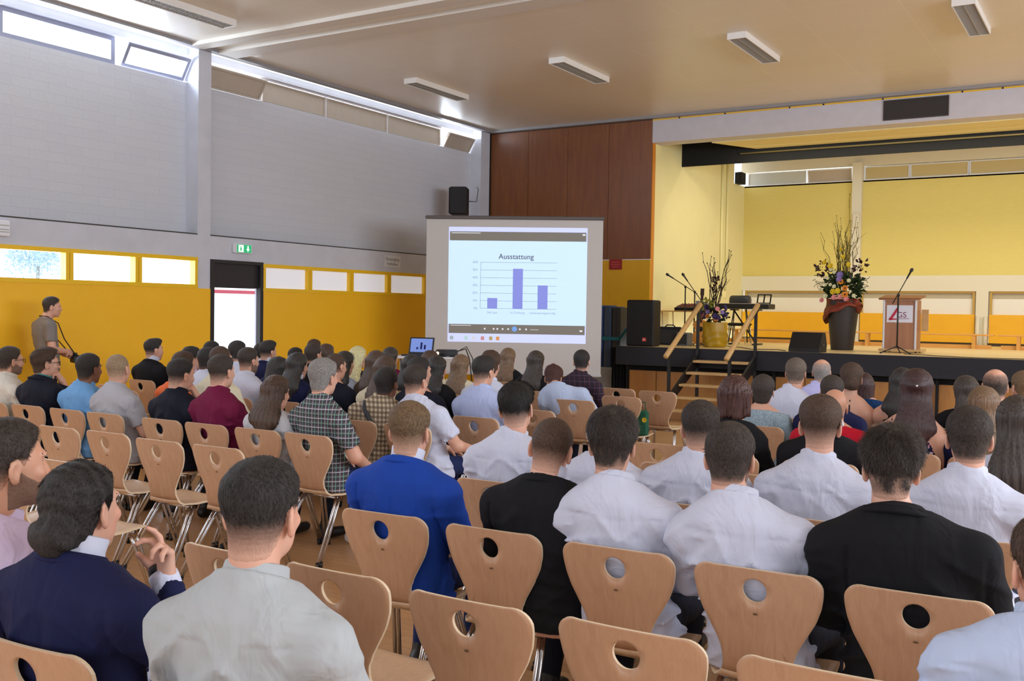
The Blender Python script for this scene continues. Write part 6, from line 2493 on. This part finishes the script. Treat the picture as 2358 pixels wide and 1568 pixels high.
# ------------------------------------------------------------------ the standing photographer
def make_photographer():
    root = empty('person', (-11.16, 7.46, 0), R(-14), 'person standing against the orange wall in grey shirt holding a black camera', 'person')
    sk = 'fair'
    zt = 1.765
    HM = Matrix.Translation((.02, .06, zt - .127)) @ Matrix.Rotation(R(-22), 4, 'Z') @ Matrix.Rotation(R(-4), 4, 'X')
    P, o = grid((-.36, -.30, .02), (.36, .46, zt - .12), .014)
    x, y, z = P
    zs = [.80, .88, .98, 1.08, 1.2, 1.3, 1.38, 1.43, 1.47, 1.505, 1.54]
    w = [.16, .17, .165, .158, .17, .185, .192, .180, .14, .08, .056]
    dd = [.11, .118, .118, .115, .12, .122, .115, .10, .082, .062, .055]
    cc = [0, .01, .015, .01, -.01, -.025, -.03, -.025, -.02, -.012, 0]
    f = lambda a: np.interp(z.ravel(), zs, a).reshape(z.shape).astype(np.float32)
    W, D, C_ = f(w), f(dd), f(cc)
    T = ((np.abs(x / W) ** 2.3 + np.abs((y - C_) / D) ** 2.3) ** (1 / 2.3) - 1) * np.minimum(W, D) * .92
    T = np.maximum(smax(T, z - 1.53, .02), .80 - z)
    S, arm = T, None
    A = [(-1, (-.2, -.03, 1.40), (-.25, .02, 1.14), (-.02, .19, 1.07)), (1, (.2, -.03, 1.40), (.258, -.03, 1.13), (.115, .19, 1.10))]
    cut = None
    for s, sh, el, wr in A:
        S = smin(S, rc(P, (s * .09, -.02, 1.45), sh, .05, .056), .035)
        a_ = smin(rc(P, sh, el, .056, .044), rc(P, el, wr, .044, .029), .012)
        arm = a_ if arm is None else np.minimum(arm, a_)
        u = rc(P, sh, lerp3(sh, el, .75), .068, .064)
        a, b_ = np.array(sh), np.array(el)
        n_ = (b_ - a) / np.linalg.norm(b_ - a)
        m_ = lerp3(sh, el, .66)
        u = np.maximum(u, (x - m_[0]) * n_[0] + (y - m_[1]) * n_[1] + (z - m_[2]) * n_[2])
        cut = u if cut is None else np.minimum(cut, u)
    leg = None
    for s in (-1, 1):
        l_ = smin(rc(P, (s * .085, 0, .86), (s * .10, .02, .48), .092, .062), rc(P, (s * .10, .02, .48), (s * .11, 0, .09), .060, .042), .03)
        leg = l_ if leg is None else smin(leg, l_, .02)
    leg = smin(leg, rc(P, (-.07, 0, .90), (.07, 0, .90), .11, .11), .05)
    neck = rc(P, tuple(HM @ Vector((0, -.03, -.06))), (0, -.02, 1.49), .055, .062)
    body = np.minimum(smin(smin(S, neck, .03) + .008, arm, .02), leg + .008)
    parts = [snet(body, o, .014)]
    Ph, oh = grid((-.105, -.125, -.20), (.105, .135, .125), .007)
    D_, *_ = head_sdf(Ph)
    hv, hq = snet(D_, oh, .007)
    parts.append((xf(hv, HM), hq))
    for s, sh, el, wr in A:
        vv, qq = hand_mesh(((.7, .9, .5),) * 4, .1, .006)
        z_ = Vector((-.35 * s, .8, -.25)).normalized()
        yv = Vector((-s, -.2, -.3))
        y_ = (yv - yv.dot(z_) * z_).normalized()
        MM = Matrix((y_.cross(z_), y_, z_)).transposed().to_4x4()
        MM.translation = Vector(wr)
        parts.append((xf(vv, MM), qq))
    V, Q = jn(parts)
    link('body', np_mesh('body', V, Q, skin_mat(sk)), root)
    G = smin(S, cut, .02) - .006 - .003 * np.sin(z * 60 + 3 * wave(P, 4, (8, 8, 8), 4)) * sstep(1.35, 1.1, z)
    G = np.maximum(G, (z - 1.495) + y * .35)
    G = np.maximum(G, .84 - z)
    gv, gq = snet(G, o, .014)
    TOPC['taupe'] = (132, 124, 118)
    link('shirt', np_mesh('shirt', gv, gq, cloth_mat('taupe')), root)
    L = np.maximum(leg, z - .93)
    lv, lq = snet(L, o, .014)
    link('trousers', np_mesh('trousers', lv, lq, cloth_mat('trousers')), root)
    for s in (-1, 1):
        Ps, os_ = grid((s * .11 - .08, -.1, 0), (s * .11 + .08, .25, .15), .014)
        f_ = smin(rc(Ps, (s * .11, -.03, .045), (s * .125, .16, .036), .043, .036), rc(Ps, (s * .11, 0, .12), (s * .11, -.01, .05), .042, .042), .02)
        sv, sq = snet(smax(f_, .004 - Ps[2], .004), os_, .014)
        link('shoe', np_mesh('shoe', sv, sq, mat('dark_shoe', (24, 22, 22), .4)), root)
    hv, hq, dn = hair_parts('short', .007, 77, False)
    sv, sq = strands(hv, hq, dn, 'short', 77, 2500)
    link('hair', np_mesh('hair', xf(np.concatenate([hv, sv]), HM), np.concatenate([hq, sq + len(hv)]), hair_mat('darkbrown', sk), True, np.concatenate([dn, np.ones(len(sv), np.float32)])), root)
    for s in (-1, 1):
        b = MB()
        b.ball((s * .032, .0690, .002), .0105, n=12)
        b.ball((s * .032, .0755, .002), .0052, n=10, mi=1)
        b.v = [tuple(HM @ Vector(p)) for p in b.v]
        b.build('eye', [mat('eye_white', (226, 222, 216), .3), mat('eye_dark', (40, 28, 22), .2)], root)
        b = MB()
        b.tube([(s * .014, .0885, .0235), (s * .030, .0880, .0275), (s * .050, .0725, .0235)], .0042, 6, r2=.002)
        b.v = [tuple(HM @ Vector(p)) for p in b.v]
        b.build('eyebrow', mat('brow_darkbrown', HAIR['darkbrown'], .8), root)
    b = MB()
    b.ball((0, .0925, -.069), .020, .0045, .0065, 10)
    b.v = [tuple(HM @ Vector(p)) for p in b.v]
    b.build('lips', mat('lip', (176, 112, 104), .5), root)
    W4 = Matrix.Translation(root.location) @ Matrix.Rotation(R(-14), 4, 'Z')
    cam_o = empty('camera', W4 @ Vector((.06, .31, 1.00)), R(-14), 'black camera with zoom lens held by the person in grey shirt', 'camera')
    b = MB()
    b.rbox(-.07, .07, -.035, .035, -.045, .05, .012)
    b.rbox(-.03, .03, -.03, .03, .045, .08, .01)
    b.rbox(.045, .075, -.035, .05, -.045, .05, .012)
    b.build('camera_body', MATS['black_plastic'], cam_o)
    T = Matrix.Translation((0, .03, -.005)) @ Matrix.Rotation(R(-128), 4, 'X')
    MB().lathe([(.0001, 0), (.036, 0), (.036, .07), (.042, .075), (.042, .15), (.046, .155), (.05, .20), (.046, .20), (.03, .17), (.0001, .165)], 18, M=T).build('lens', mat('lens_black', (12, 12, 14), .3), cam_o)
    b = MB()
    i4 = lambda p: Vector(p) - Vector((.06, .31, 1.00))
    b.tube([(-.07, 0, .03), i4((-.10, .15, 1.25)), i4((-.09, .10, 1.44)), i4((-.07, -.02, 1.52)), i4((-.0, -.085, 1.525)), i4((.07, -.02, 1.52)), i4((.09, .10, 1.44)), i4((.13, .16, 1.25)), (.07, 0, .03)], .007, 6)
    b.build('neck_strap', M_BLACK, cam_o)


make_photographer()
